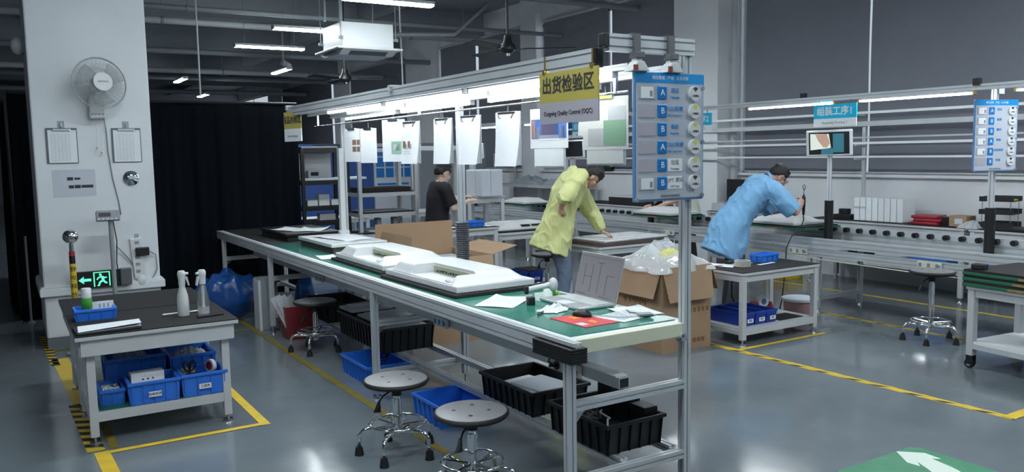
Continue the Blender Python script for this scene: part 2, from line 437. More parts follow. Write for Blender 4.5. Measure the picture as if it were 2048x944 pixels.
strip('floor_tape', ((5.40, 2.72), (9.0, 2.72)), .08, 'tape_y', 'yellow tape turning off at the right edge of the photo', jag=.006, z=.0044)
strip('floor_tape', ((5.40, 5.0), (6.55, 5.0)), .045, 'tape_y', 'thin yellow tape in front of the black topped trolley', z=.0026)
strip('floor_tape', ((7.36, 5.7), (7.27, 2.4)), .06, 'tape_y', 'yellow and black tape under the stool at the conveyor', jag=.006, hazard=.22, thin=True)
strip('floor_tape', ((8.66, 9.6), (8.62, 2.4)), .06, 'tape_y', 'yellow tape along the far side of the conveyor', jag=.004)
strip('floor_tape', ((4.6, 7.4), (5.9, 7.35)), .06, 'tape_y_old', 'faded yellow tape under the standing workers', jag=.004)
t = thing('floor_arrow_sign', 'green painted floor patch with a white arrow at bottom right', 'floor sign', (4.1, 2.5, 0))
MB().prism([(-.42, -.25), (-.42, .20), (-.34, .267), (.30, .266), (.345, .22), (.345, -.25)], 'z', .0004, .002).build('patch', 'floor_green', t)
MB().prism([(.178, .266), (.286, .16), (.273, .056), (.236, .09), (.205, -.051), (.16, -.16), (.0, -.12), (.128, .105), (.077, .058), (.073, .133)], 'z', .002, .0032).build('arrow', 'floor_white', t)

# ---------------------------------------------------------------- ceiling lamps, air conditioner, fans
def batten(name, label, c, L, ax, m, group=None, dz=.0, body=.07, hang=None, tilt=0.):
    t = thing(name, label, 'lamp', c, 0 if ax == 'x' else PI/2, group)
    MB().box(-L/2, L/2, -body/2, body/2, .012, .05).build('housing', 'powder', t, bevel=.004)
    MB().prism([(-body/2, .012), (-body*.36, -.014), (body*.36, -.014), (body/2, .012)], 'x', -L/2+.01, L/2-.01).build('diffuser', m, t)
    MB().box(-L/2-.006, -L/2+.01, -body/2, body/2, -.012, .045).box(L/2-.01, L/2+.006, -body/2, body/2, -.012, .045).build('end_cap', 'white_plastic', t)
    if hang:
        mb = MB()
        for x in (-L*.36, L*.36): mb.cyl((x, 0, .05), (x, 0, hang-c[2]), .004, n=6)
        mb.build('hanger', 'pipe_grey', t)
    return t
CL = [('bright batten lamp cut by the top edge of the photo', (4.15, 9.5), 'x'), ('batten lamp with a hanging bracket left of the air conditioner', (4.05, 12.1), 'x'),
      ('thin batten lamp in the row below the bracketed one', (4.02, 14.26), 'x'), ('short looking tilted batten lamp below the row, carrying a box', (5.3, 18.0), 'y'),
      ('leftmost small batten lamp above the black curtain', (3.75, 20.9), 'y'), ('lowest small batten lamp just above the black curtain', (5.22, 25.7), 'y')]
for lab, (x, y), ax in CL:
    batten('ceiling_lamp', lab, (x, y, 3.6), 1.17, ax, 'tube_ceil', 'batten lamps under the ceiling', body=.13, hang=4.5)
for x, y in ((1.5, 6.0), (5.0, 5.6), (1.2, 2.6), (4.6, 1.4), (7.4, 1.0), (7.9, 2.6), (1.8, -1.5), (-1.4, 3.4)):
    batten('ceiling_lamp', 'batten lamp under the ceiling above the camera, outside the photo', (x, y, 3.6), 1.17, 'x', 'tube_ceil', 'batten lamps outside the photo', body=.13, hang=4.5)
# bracket and camera box on two of the lamps
t = thing('lamp_bracket', 'grey metal bracket holding the batten lamp left of the air conditioner', 'bracket', (4.3, 11.9, 3.72))
MB().box(-.14, -.11, -.02, .02, 0, .4).box(.11, .14, -.02, .02, 0, .4).box(-.14, .14, -.02, .02, .37, .4).build('frame', 'pipe_grey', t)
MB().box(-.02, .02, -.02, .02, .4, .75).build('rod', 'pipe_grey', t)
t = thing('lamp_mount', 'small white mount and rod above the tilted far batten lamp', 'bracket', (5.32, 17.9, 3.68))
MB().cyl((0, 0, .0), (0, 0, .8), .02, n=8).build('rod', 'pipe_white', t)
MB().obox((.05, 0, .06), (.2, .12, .1), (0, .4, .3)).build('box', 'white_plastic', t, bevel=.01)
# cassette air conditioner
t = thing('air_conditioner', 'white ceiling cassette air conditioner with square lower panel', 'air conditioner', (4.42, 11.25, 3.17))
MB().box(-.38, .38, -.38, .38, .06, .40).build('casing', 'powder_white', t, bevel=.01)
mb = MB().box(-.475, .475, -.475, .475, .03, .06)
mb.prism([(-.475, .03), (-.30, -.035), (.30, -.035), (.475, .03)], 'x', -.40, .40)
mb.build('panel', 'white_plastic', t, bevel=.008)
mb = MB()
for a in range(4):
    k = MB().prism([(.31, -.031), (.42, .010), (.425, .006), (.315, -.036)], 'x', -.27, .27)
    mb.join(k, Matrix.Rotation(a*PI/2, 4, 'Z'))
mb.build('air_slot', 'alu_dark', t)
mb = MB()
for x in (-.36, .36):
    for y in (-.36, .36): mb.cyl((x*1.12, y*1.12, .2), (x*1.12, y*1.12, 1.78), .006, n=6).box(x*1.12-.03, x*1.12+.03, y*1.12-.02, y*1.12+.02, .16, .2)
mb.build('hanger', 'pipe_grey', t)
MB().tube([(.38, 0, .3), (.7, 0, .33), (1.6, .1, .4), (2.2, .1, .9)], .03).build('refrigerant_pipe', 'pipe_grey', t, smooth=True)
# ceiling fans
def cfan(loc, rz, label):
    t = thing('ceiling_fan', label, 'ceiling fan', loc, rz, 'black ceiling fans')
    MB().cyl((0, 0, .12), (0, 0, 4.94-loc[2]), .016, n=10).build('rod', 'black_plastic', t, smooth=40)
    MB().lathe([(.001, -.06), (.06, -.05), (.10, -.01), (.10, .03), (.06, .08), (.04, .16), (.001, .17)], n=24).build('motor', 'black_plastic', t, smooth=40)
    MB().lathe([(.001, -.085), (.03, -.08), (.035, -.055)], n=16).build('hub_cap', 'steel', t, smooth=40)
    for k in range(3):
        a = k*2*PI/3; ca, sa = math.cos(a), math.sin(a)
        kb = MB().box(.08, .22, -.018, .018, -.01, .0); kb.add([(.2, -.05, -.014), (.82, -.075, -.02), (.82, .075, .012), (.2, .05, .008), (.2, -.05, -.008), (.82, -.075, -.014), (.82, .075, .018), (.2, .05, .014)],
               [(0, 3, 2, 1), (4, 5, 6, 7), (0, 1, 5, 4), (1, 2, 6, 5), (2, 3, 7, 6), (3, 0, 4, 7)])
        MB().join(kb, Matrix.Rotation(a, 4, 'Z')).build('blade', 'black_plastic', t)
cfan((5.28, 8.6, 3.0), R(-32), 'nearest black ceiling fan, above the back of the benches')
cfan((4.86, 12.98, 3.0), R(-30), 'farther black ceiling fan below the cassette air conditioner')

# ---------------------------------------------------------------- blackout curtains of the dark booth
def curtain(name, label, p0, p1, z0, z1, amp=.035, k=9):
    p0, p1 = Vector((*p0, 0)), Vector((*p1, 0)); d = p1-p0; L = d.length; d.normalize(); n = Vector((-d.y, d.x, 0))
    t = thing(name, label, 'curtain', (p0+p1)/2+Vector((0, 0, z0)), 0, 'black booth curtains')
    h = z1-z0; rr = random.Random(int(L*77)); ph = [rr.uniform(0, 6) for _ in range(3)]
    def fn(u, v):
        s_ = amp*(.25+.75*(1-v))*(math.sin(u*k*2*PI/ max(1, 3/L)*.33+ph[0])+.5*math.sin(u*k*5+ph[1]+v*2)+.3*math.sin(u*k*11+ph[2]))
        q = d*(L*(u-.5)) + n*s_; return (q.x, q.y, h*v)
    o = MB().grid(fn, int(L*40), 12).build('cloth', 'curtain', t, smooth=True)
    so = o.modifiers.new('thick', 'SOLIDIFY'); so.thickness = .004
    a, b = -d*L/2, d*L/2
    MB().cyl((a.x, a.y, h+.015), (b.x, b.y, h+.015), .016, n=8).build('rail', 'black_plastic', t)
curtain('blackout_curtain', 'wide black curtain between the white pillar and the bench', (1.2, 10.72), (3.3, 10.62), .0, 2.42)
curtain('blackout_curtain', 'black curtain hanging left of the white pillar', (.10, 10.4), (1.15, 10.75), .0, 2.47)
curtain('blackout_curtain', 'black curtain on the far left side of the dark booth', (.02, 14.6), (.06, 10.5), .0, 2.42)
t = thing('curtain_frame', 'thin grey post standing against the black curtain left of the pillar', 'post', (.17, 10.33, 0))
MB().cyl((0, 0, 0), (0, 0, .95), .012, n=8).build('post', 'pipe_grey', t); MB().cyl((0, 0, 0), (0, 0, .012), .04, n=12).build('foot', 'pipe_grey', t)
# ---------------------------------------------------------------- inspection bench with its gantry
BZ = .875
bench = thing('inspection_bench', 'long silver aluminium inspection bench with a green top and lamp gantry', 'workbench', (2.6, 6.4, 0))
FX, BX = 2.213, 2.944
LY = (3.10, 5.50, 8.19, 10.2)
def P3(fn, name, m, **kw):
    mb = MB(); fn(mb); return mb.build(name, m, bench, world=True, **kw)
P3(lambda b: b.box(2.235, 2.972, 3.12, 10.45, .852, .869), 'top_board', 'powder_white')
P3(lambda b: b.prof((FX, 3.03, .825), (FX, 10.45, .825), .045, .09), 'front_rail', 'alu')
P3(lambda b: b.prof((2.965, 3.14, .825), (2.965, 10.45, .825), .03, .09), 'back_rail', 'alu')
P3(lambda b: b.box(2.236, 2.925, 3.085, 3.12, .80, .869), 'end_rail', 'cream_strip', bevel=.003)
P3(lambda b: [b.box(2.165, 2.262, 3.02, 3.345, .772+i*.0125, .783+i*.0125) for i in range(6)] + [b.box(2.169, 2.258, 3.024, 3.34, .772, .846)], 'corner_bumper', 'black_plastic', bevel=.003)
for y in LY:
    P3(lambda b: b.prof((FX, y, .07), (FX, y, .782), .045, .045), 'leg', 'alu')
    zt = 2.262 if y < 4 else (2.20 if y < 9 else .78)
    yy = y if y != 8.19 else 8.0
    P3(lambda b: b.prof((BX, yy, .07), (BX, yy, zt), .045, .045), 'post', 'alu')
    for x, q in ((FX, y), (BX, yy)):
        P3(lambda b: b.cyl((x, q, 0), (x, q, .018), .035, .032, n=18).cyl((x, q, .018), (x, q, .07), .009, n=10), 'foot', 'steel', smooth=40)
    for z in (.55, .178):
        P3(lambda b: b.prof((FX+.024, y, z), (BX-.024, y, z), .045, .045), 'rung', 'alu')
    P3(lambda b: b.add(
        [(FX+.024, y-.015, .527), (FX+.08, y-.015, .527), (FX+.024, y-.015, .47), (FX+.024, y+.015, .527), (FX+.08, y+.015, .527), (FX+.024, y+.015, .47)],
        [(0, 1, 2), (3, 5, 4), (0, 3, 4, 1), (1, 4, 5, 2), (2, 5, 3, 0)]), 'corner_bracket', 'steel')
P3(lambda b: b.prof((2.56, 3.124, .20), (2.56, 10.2, .20), .045, .04), 'lower_rail', 'alu')
P3(lambda b: b.prof((2.885, 3.124, .20), (2.885, 10.2, .20), .045, .04), 'lower_rail', 'alu')
P3(lambda b: b.box(2.535, 2.60, 3.13, 10.1, .574, .630), 'cable_trunking', 'alu')
P3(lambda b: b.box(2.531, 2.604, 3.15, 10.1, .6302, .637), 'trunking_lid', 'powder_white')
P3(lambda b: b.box(2.541, 2.594, 3.127, 3.131, .580, .624), 'trunking_mouth', 'black_plastic')
P3(lambda b: b.cyl((2.968, 3.1, .80), (2.91, 3.1, .80), .02, n=18).cyl((2.90, 3.1, .80), (2.91, 3.1, .80), .028, n=6).cyl((2.905, 3.075, .80), (2.905, 3.06, .80), .022, n=18).cyl((2.905, 3.06, .8), (2.905, 3.05, .8), .013, n=6), 'bolt', 'chrome', smooth=40)
# gantry
P3(lambda b: b.prof((2.43, 3.08, 2.255), (2.967, 3.08, 2.255), .045, .08), 'gantry_arm', 'alu')
P3(lambda b: b.prof((2.38, 5.5, 2.225), (2.967, 5.5, 2.225), .045, .045), 'gantry_arm', 'alu')
P3(lambda b: b.prof((2.38, 8.0, 2.225), (2.967, 8.0, 2.225), .045, .045), 'gantry_arm', 'alu')
P3(lambda b: b.prof((2.42, 3.14, 2.19), (2.42, 8.05, 2.19), .045, .09), 'light_rail', 'alu')
P3(lambda b: b.prof((2.62, 3.14, 2.16), (2.62, 8.05, 2.16), .03, .03), 'light_rail', 'alu')
P3(lambda b: b.prof((2.86, 3.14, 2.15), (2.86, 8.05, 2.15), .045, .045), 'light_rail', 'alu')
P3(lambda b: b.box(2.40, 2.43, 3.055, 3.105, 2.235, 2.295).box(2.395, 2.445, 3.122, 3.139, 2.145, 2.235), 'rail_cap', 'black_plastic', bevel=.004)
P3(lambda b: b.tube([(2.66, 3.2, 2.045), (2.66, 8.0, 2.045)], .006), 'paper_wire', 'steel')
for y in (3.3, 5.6, 7.9):
    P3(lambda b: b.box(2.652, 2.668, y-.01, y+.01, 2.04, 2.16), 'wire_bracket', 'steel')
def hook(x):
    b = MB().box(x-.020, x+.020, 3.04, 3.057, 2.205, 2.303).box(x-.020, x+.020, 3.04, 3.11, 2.296, 2.303).box(x-.028, x+.028, 3.02, 3.07, 2.185, 2.215)
    b.build('lamp_bracket', 'alu_dark', bench, world=True, bevel=.003)
hook(2.585); hook(2.80)
# coiled black cable sleeve on the middle post
def sleeve():
    t = thing('cable_sleeve', 'ribbed dark cable sleeve around the middle bench post', 'cable sleeve', (BX, 5.5, .88))
    mb = MB()
    for k in range(22):
        z = k*.0165; mb.lathe([(.047, z), (.052, z+.004), (.052, z+.010), (.047, z+.014)], n=20)
    mb.build('sleeve', 'alu_dark', t, smooth=40)
    MB().lathe([(.046, 0), (.046, .36)], n=20).build('liner', 'black_plastic', t)
sleeve()
# lamps clipped under the gantry
TL = []
for i, (x, y, z, lab) in enumerate(((2.43, 6.32, 2.128, 'far end lamp tube of the front row over the bench'), (2.43, 5.06, 2.128, 'second lamp tube from the far end in the front row over the bench'),
        (2.43, 3.80, 2.128, 'front row lamp tube over the near half of the bench, beside the yellow sign'), (2.62, 6.35, 2.128, 'far end lamp tube of the middle row over the bench'),
        (2.62, 5.1, 2.128, 'middle row lamp tube over the middle of the bench'), (2.62, 3.86, 2.128, 'middle row lamp tube nearest the round button board'),
        (2.86, 7.05, 2.11, 'far end lamp tube of the back row above the hanging papers'), (2.86, 5.75, 2.11, 'back row lamp tube above the middle hanging papers'), (2.86, 4.3, 2.11, 'back row lamp tube above the big hanging photos'))):
    t = thing('bench_lamp', lab, 'lamp', (x, y, z), 0, 'tube lamps over the inspection bench')
    h = .0 if x < 2.5 else .0
    MB().box(-.016, .016, -.60, .60, .006, .022).build('housing', 'powder_white', t)
    MB().prism([(.006, -.016), (-.012, -.012), (-.012, .012), (.006, .016)], 'y', -.59, .59).build('diffuser', 'tube_bench', t)
    for s_ in (-1, 1): MB().box(-.018, .018, s_*.597-.009, s_*.597+.009, -.015, .024).build('end_cap', 'white_plastic', t, bevel=.002)
    MB().box(-.008, .008, -.42, -.39, .02, .045).box(-.008, .008, .39, .42, .02, .045).build('clip', 'steel', t)
# two spotlights with red and white papers at the end arm
for x, lab in ((2.585, 'left of the two pale clip lamps under the gantry end, with a red mark'), (2.80, 'right of the two pale clip lamps under the gantry end, with a red mark')):
    t = thing('clip_lamp', lab, 'lamp', (x, 3.045, 2.186), 0, 'clip lamps under the gantry end')
    MB().box(-.02, .02, -.015, .02, -.03, 0).build('stem', 'alu', t, bevel=.004)
    MB().add([(-.02, -.03, -.015), (.02, -.03, -.015), (.055, -.03, -.062), (-.055, -.03, -.062), (-.02, .03, -.015), (.02, .03, -.015), (.055, .04, -.062), (-.055, .04, -.062)],
             [(0, 3, 2, 1), (4, 5, 6, 7), (0, 1, 5, 4), (1, 2, 6, 5), (2, 3, 7, 6), (3, 0, 4, 7)]).build('shade', 'white_plastic', t, bevel=.004)
    MB().box(-.048, -.022, -.034, -.029, -.060, -.034).build('red_mark', 'red_plastic', t)
# hanging yellow sign
t = thing('hanging_sign', 'yellow and grey hanging sign with black Chinese characters above the bench', 'sign', (2.395, 3.34, 1.915), R(-90))
MB().box(-.245, .245, -.006, .004, .085, .235).build('upper_panel', 'yellow_sign', t)
MB().box(-.245, .245, -.006, .004, -.02, .085).build('lower_panel', 'sign_grey', t)
text('出货检验区', .088, 'ink', t, (0, -.0075, .165), bold=.0015)
text('Outgoing Quality Control (OQC)', .032, 'ink', t, (.0, -.0075, .03), w_=.93)
mb = MB()
for x in (-.2, .2): mb.box(x-.006, x+.006, -.003, .001, .225, .32).cyl((x, -.012, .24), (x, .008, .24), .012, n=10)
mb.build('hanger', 'brass', t)
t = thing('hanging_sign', 'small yellow and white hanging sign at the far end of the gantry', 'sign', (2.40, 7.86, 1.93), R(-80))
MB().box(-.17, .17, -.005, .005, .09, .25).build('upper_panel', 'yellow_sign', t)
MB().box(-.17, .17, -.005, .005, -.03, .09).build('lower_panel', 'sign_white', t)
text('成品抽检区', .075, 'ink', t, (0, -.0065, .17), bold=.0015)
text('Finished Sampling', .028, 'ink_grey', t, (0, -.0065, .02))
mb = MB()
for x in (-.11, .11): mb.box(x-.006, x+.006, -.002, .002, .245, .27)
mb.build('hanger', 'brass', t)

# station board with round buttons
def station_board(loc, rz, label, rows, sc=1., en=True):
    t = thing('station_board', label, 'notice board', loc, rz)
    W, H = .45*sc, .62*sc
    MB().box(-W/2, W/2, -.008, .012, 0, H).build('backing', 'board_edge', t, bevel=.006)
    MB().box(-W/2+.010, W/2-.010, -.0105, -.007, .012, H-.052).build('face', 'board_grey', t)
    MB().box(-W/2+.003, W/2-.003, -.0108, -.007, H-.053, H-.004).build('header', 'sign_blue', t)
    text('岗位管理   产线   人员看板', .02*sc, 'sign_white', t, (.0, -.0115, H-.028))
    n = len(rows); step = (H-.10)/n
    for i, (a, cn, lab_en, card_, yl, wbg) in enumerate(rows):
        z = H-.055-step*(i+.5)
        pk = MB().box(-W*.45, -W*.22, -.0135, -.010, z-step*.36, z+step*.36).build('card_pocket', 'sign_grey', t)
        if card_:
            cd = MB().box(-W*.42, -W*.25, -.0155, -.0135, z-step*.31, z+step*.31).build('card', 'paper', pk)
            MB().box(-W*.30, -W*.265, -.0162, -.0155, z-step*.22, z+step*.1).build('photo', 'ink_grey', cd)
        tl = MB().box(-W*.185, -W*.06, -.0165, -.010, z-step*.36, z+step*.36).build('letter_tile', 'label_blue', t, bevel=.005)
        text(a, .042*sc, 'sign_white', tl, (-W*.122, -.0172, z))
        if wbg: MB().box(-W*.045, W*.17, -.0125, -.010, z-step*.36, z+step*.36).build('name_label', 'paper', t)
        text(cn, .026*sc, 'ink_grey' if wbg else 'text_blue', t, (W*.06, -.0132, z+step*.13))
        if en: text(lab_en, .014*sc, 'ink_grey' if wbg else 'text_blue', t, (W*.06, -.0132, z-step*.22))
        r_ = step*.43
        bt = MB().cyl((W*.335, -.010, z), (W*.335, -.026, z), r_, r_*.96, n=28).build('button', 'white_plastic', t, smooth=40)
        text('上岗确认', .012*sc, 'ink', bt, (W*.335, -.0266, z-step*.13))
        fan_ = [(z+step*.10, W*.335)] + [(z+step*.10+math.cos(a_)*r_*.62, W*.335+math.sin(a_)*r_*.62) for a_ in (-.8, -.4, 0, .4, .8)]
        MB().prism(fan_, 'y', -.0268, -.0262).build('emblem', 'can_yellow' if yl else 'ink', bt)
    mb = MB()
    for x, z in ((-W/2+.01, .01), (W/2-.012, .02), (W/2-.012, H-.07), (W/2-.012, H*.46)): mb.cyl((x, -.016, z), (x, -.006, z), .010, n=12)
    mb.build('screw_cap', 'pipe_grey', t, smooth=40)
    text('深圳市品质管理看板', .014*sc, 'ink_grey', t, (0, -.0115, .024))
    return t
station_board((2.785, 3.045, 1.505), 0, 'large blue edged board with six round white buttons on the bench post', [
    ('A', '调试', 'Debugging', True, False, False), ('B', 'FQC检测', 'FQC Inspection', False, True, False), ('B', '维修', 'Repairing', False, True, False),
    ('A', 'OQC检测', 'OQC Inspection', False, True, False), ('B', '包装', 'Packaging', False, True, True), ('B', 'OPT 测试', 'OPT Test', True, False, True)])

# papers hanging from the wire
def clip_sheet(x, y, label, w_=.215, h=.31, rz=-78, z=2.0, board=True, pics=(), n=3, tilt=0):
    t = thing('hanging_papers', label, 'paper', (x, y, z), R(rz), 'papers hanging along the bench gantry')
    if board: MB().box(-w_/2, w_/2, .004, .007, -h-.004, .004).build('clipboard', 'paper_grey', t)
    for k in range(n):
        q = k*.004; dx = .004*k
        MB().grid(lambda u, v: (-w_/2+dx+w_*u, -.002-q-(.012*k+.006)*(v**2)*(.4+.6*u), -h*v-.003*k), 4, 6).build('sheet', 'paper', t, smooth=True)
    MB().box(-w_*.36, w_*.36, -.016, .012, -.012, .004).build('clip', 'steel', t, bevel=.002)
    mb = MB()
    for s_ in (-1, 1): mb.tube([(s_*w_*.3, -.02, -.01), (s_*w_*.27, -.024, -.03), (s_*w_*.22, -.02, -.036)], .004)
    mb.tube([(0, 0, 0), (0, .004, .03), (0, .0, .045)], .003)
    mb.build('clip_ring', 'alu_dark', t)
    for i, (px, pz, pw, ph, m) in enumerate(pics):
        MB().box(px-pw/2, px+pw/2, -.0275, -.027, pz-ph/2, pz+ph/2).build('picture', m, t)
    return t
clip_sheet(2.66, 5.76, 'hanging clipboard showing two small dark pictures, above the far worker', pics=((-.05, -.17, .035, .05, 'photo_brown'), (.01, -.17, .03, .05, 'photo_brown'), (-.02, -.225, .10, .003, 'print_grey'), (-.02, -.24, .10, .003, 'print_grey')), w_=.22)
clip_sheet(2.66, 5.22, 'narrow blank clipboard of white sheets right of the one with pictures', w_=.20)
clip_sheet(2.66, 4.83, 'thick blank clipboard of white sheets in front of the ribbed post', w_=.215, n=4)
clip_sheet(2.66, 4.345, 'blank white clipboard hanging left of the large blue photo', w_=.215, h=.32, n=4)
def photo_sheet(x, y, w_, h, label, z, rz, pics, lower=None, tilt=0.):
    t = thing('hanging_photo', label, 'paper', (x, y, z), R(rz), 'photo prints hanging along the bench gantry')
    MB().box(-w_/2, w_/2, -.002, 0, -h, 0).build('sheet', 'paper', t)
    for px, pz, pw, ph, m in pics:
        MB().box(px-pw/2, px+pw/2, -.0035, -.002, pz-ph/2, pz+ph/2).build('picture', m, t)
    if lower: 
        lw, lh, dz, dx = lower
        MB().box(dx-lw/2, dx+lw/2, .003, .006, -dz-lh, -.02).build('clipboard', 'paper_grey', t); MB().box(dx-lw/2+.004, dx+lw/2-.012, -.0005, .003, -dz-lh+.008, -.02).build('lower_sheet', 'paper', t)
    MB().box(-.05, .05, -.012, .010, -.012, .006).build('clip', 'steel', t)
    mb = MB().tube([(0, 0, 0), (0, .004, .03), (0, 0, .05)], .003); mb.build('hook', 'alu_dark', t)
    return t
photo_sheet(2.66, 3.90, .29, .225, 'large blue and pink photo print with a white border over a hanging pad', 2.0, -77,
    [(0, -.115, .27, .11, 'photo_blue'), (.01, -.105, .13, .09, 'photo_pink'), (-.12, -.115, .03, .10, 'photo_pink'), (.0, -.165, .16, .03, 'paper'), (-.085, -.14, .03, .07, 'paper_grey'), (.105, -.14, .03, .07, 'paper_grey')], lower=(.24, .11, .225, 0))
photo_sheet(2.66, 3.385, .29, .27, 'large green floor photo print half behind a white sheet, near the button board', 2.03, -75,
    [(.06, -.185, .14, .13, 'photo_green'), (.075, -.085, .11, .07, 'paper_grey'), (-.06, -.205, .10, .09, 'paper_grey')], lower=(.25, .10, .25, 0))
t = tag(MB().box(-.09, .11, -.014, -.012, -.20, .0).build('white_sheet', 'paper'), 'plain white sheet overlapping the green floor photo', 'paper'); t.location = (2.652, 3.46, 2.03); t.rotation_euler = (0, R(4), R(-75))
photo_sheet(2.66, 6.99, .21, .29, 'small sheet with four brown pictures near the far end of the gantry', 1.99, -72, [(.03, -.12, .05, .045, 'photo_brown'), (.085, -.12, .04, .045, 'photo_brown'), (.03, -.18, .05, .045, 'photo_brown'), (.085, -.18, .04, .045, 'photo_brown')])
photo_sheet(2.66, 6.61, .21, .29, 'pale blank sheet beside the four brown pictures', 1.98, -72, [(0, -.15, .15, .2, 'paper')])
photo_sheet(2.66, 6.08, .24, .33, 'tilted sheet with a small green picture left of the clipboards', 2.03, -66, [(.03, -.22, .11, .1, 'photo_green'), (.03, -.22, .07, .05, 'paper')])

# ---------------------------------------------------------------- things lying on the bench
tag(MB().box(2.262, 2.935, 3.16, 8.3, .869, .875).build('bench_mat', 'green_mat'), 'long glossy green mat covering the inspection bench', 'mat')
tag(MB().box(2.262, 2.935, 8.32, 10.4, .869, .875).build('bench_mat', 'black_mat'), 'far end of the inspection bench mat, coloured dark for the shade there', 'mat')  # mat beyond the bench lamps, its shade put into a black colour
def display(loc, rz, label, hd=.58, ln=1.06):
    t = thing('display_panel', label, 'display', loc, rz, 'white displays lying face down')
    W, L = hd/2, ln/2
    MB().box(-W-.03, W+.045, -L-.035, L+.03, 0, .022).build('foam_pad', 'black_foam', t, bevel=.004)
    MB().box(-W, W, -L, L, .0225, .066).build('frame', 'white_plastic', t, bevel=.008, seg=3)
    def sm(e0, e1, x): q = max(0, min(1, (x-e0)/(e1-e0))); return q*q*(3-2*q)
    xs = sorted(set([-W+.006+(2*W-.012)*i/48 for i in range(49)])); ny = 96
    def hf(u, v):
        x = -W+.008+(2*W-.016)*u; y = -L+.008+(2*L-.016)*v
        h = .068*sm(0, .15, min(W-x, 9))*sm(0, .17, L-y)*sm(0, .13, L+y)*sm(0, .06, W+x)
        # the recess with the sockets along the -x side
        if x < -W+.185 and -L+.10 < y < L-.40: h = min(h, .004)
        return (x, y, .066+max(h, .0003))
    g = MB().grid(hf, 64, 110); g.build('back_cover', 'white_plastic', t, smooth=38)
    p = MB().box(-W+.172, -W+.180, -L+.13, L-.43, .071, .120).build('socket_plate', 'pcb', t)
    mb = MB(); rr = random.Random(3); y = -L+.15
    while y < L-.46:
        q = rr.uniform(.012, .03); mb.box(-W+.168, -W+.172, y, y+q, .082, .082+rr.uniform(.008, .016)); y += q+rr.uniform(.008, .02)
    mb.build('socket', 'black_plastic', p)
    v = MB()
    for i in range(16):
        y = -L+.20+i*.03
        for k in range(2): v.box(W-.17+k*.035, W-.15+k*.035, y, y+.02, .117-k*.012, .1285-k*.006)
    v.build('vent', 'powder', t)
    MB().box(-W+.03, -W+.06, -L+.16, -L+.19, .068, .082).sph((-W+.05, -L+.22, .072), .010, 10).build('bracket', 'steel', t, bevel=.003)
    return t
d1 = display((2.60, 4.96, .8752), R(1), 'nearest white display lying face down on the green bench')
display((2.645, 6.17, .8752), R(-1), 'white display face down, second along the bench')
def slab(loc, d, m, label, foam='brown_foam', rz=0., fz=.05, sheet=True, name='display_panel'):
    t = thing(name, label, 'display', loc, rz)
    w_, l, h = d
    MB().box(-w_/2, w_/2, -l/2, l/2, 0, fz).build('foam_pad', foam, t, bevel=.004)
    MB().box(-w_/2-.02, w_/2+.02, -l/2-.02, l/2+.02, fz, fz+h).build('panel', m, t, bevel=.005)
    return t
slab((2.75, 7.62, .8752), (.50, .95, .032), 'white_plastic', 'flat white panel with a paper on top, third along the bench', fz=.055)
slab((2.77, 9.0, .8752), (.56, .98, .03), 'black_plastic', 'flat black panel with papers on top at the far bench end', foam='black_foam', fz=.05)
def sheet(name, loc, w_, l, rz, label, m='paper', curl=.01, lines=False, cat='paper', group=None):
    t = MB().grid(lambda u, v: ((u-.5)*w_, (v-.5)*l, .001+curl*((u*2-1)**4)*(v**2)+.25*curl*max(0, math.sin(v*5+u*3))), 10, 10)
    o = t.build(name, m, smooth=True); o.location = loc; o.rotation_euler = (0, 0, rz)
    so = o.modifiers.new('thick', 'SOLIDIFY'); so.thickness = .0008; so.offset = 1
    if lines:
        L = MB(); rr = random.Random(int(loc[1]*99))
        for i in range(9):
            y = l*.4-i*l*.085; x = -w_*.38; 
            while x < w_*.36: q = rr.uniform(.02, .07); L.box(x, min(x+q, w_*.4), y, y+.004, .0035+.25*curl, .004+.25*curl); x += q+.012
        L.build('printed_lines', 'print_grey', o)
    return tag(o, label, cat, group)
sheet('paper_sheet', (2.78, 7.62, .9625), .33, .62, R(12), 'curled white paper lying on the flat white panel', curl=.018)
sheet('paper_sheet', (2.66, 9.0, .9555), .30, .42, R(30), 'white paper on the left of the flat black panel', curl=.012)
sheet('paper_sheet', (2.84, 8.78, .957), .30, .42, R(-35), 'white paper on the right of the flat black panel', curl=.02)
sheet('paper_sheet', (2.37, 6.93, .8755), .16, .30, R(-8), 'white sheet on the green mat between the two white displays', curl=.004)
sheet('paper_sheet', (2.48, 4.13, .8755), .24, .36, R(-52), 'printed white sheet on the green mat in front of the nearest display', curl=.012, lines=True)
sheet('paper_sheet', (2.79, 3.38, .8755), .30, .21, R(12), 'white paper sheet beside the red mouse mat', curl=.003, lines=True)
sheet('paper_sheet', (2.90, 3.44, .8765), .21, .26, R(-8), 'white paper sheet near the bench end post', curl=.006)
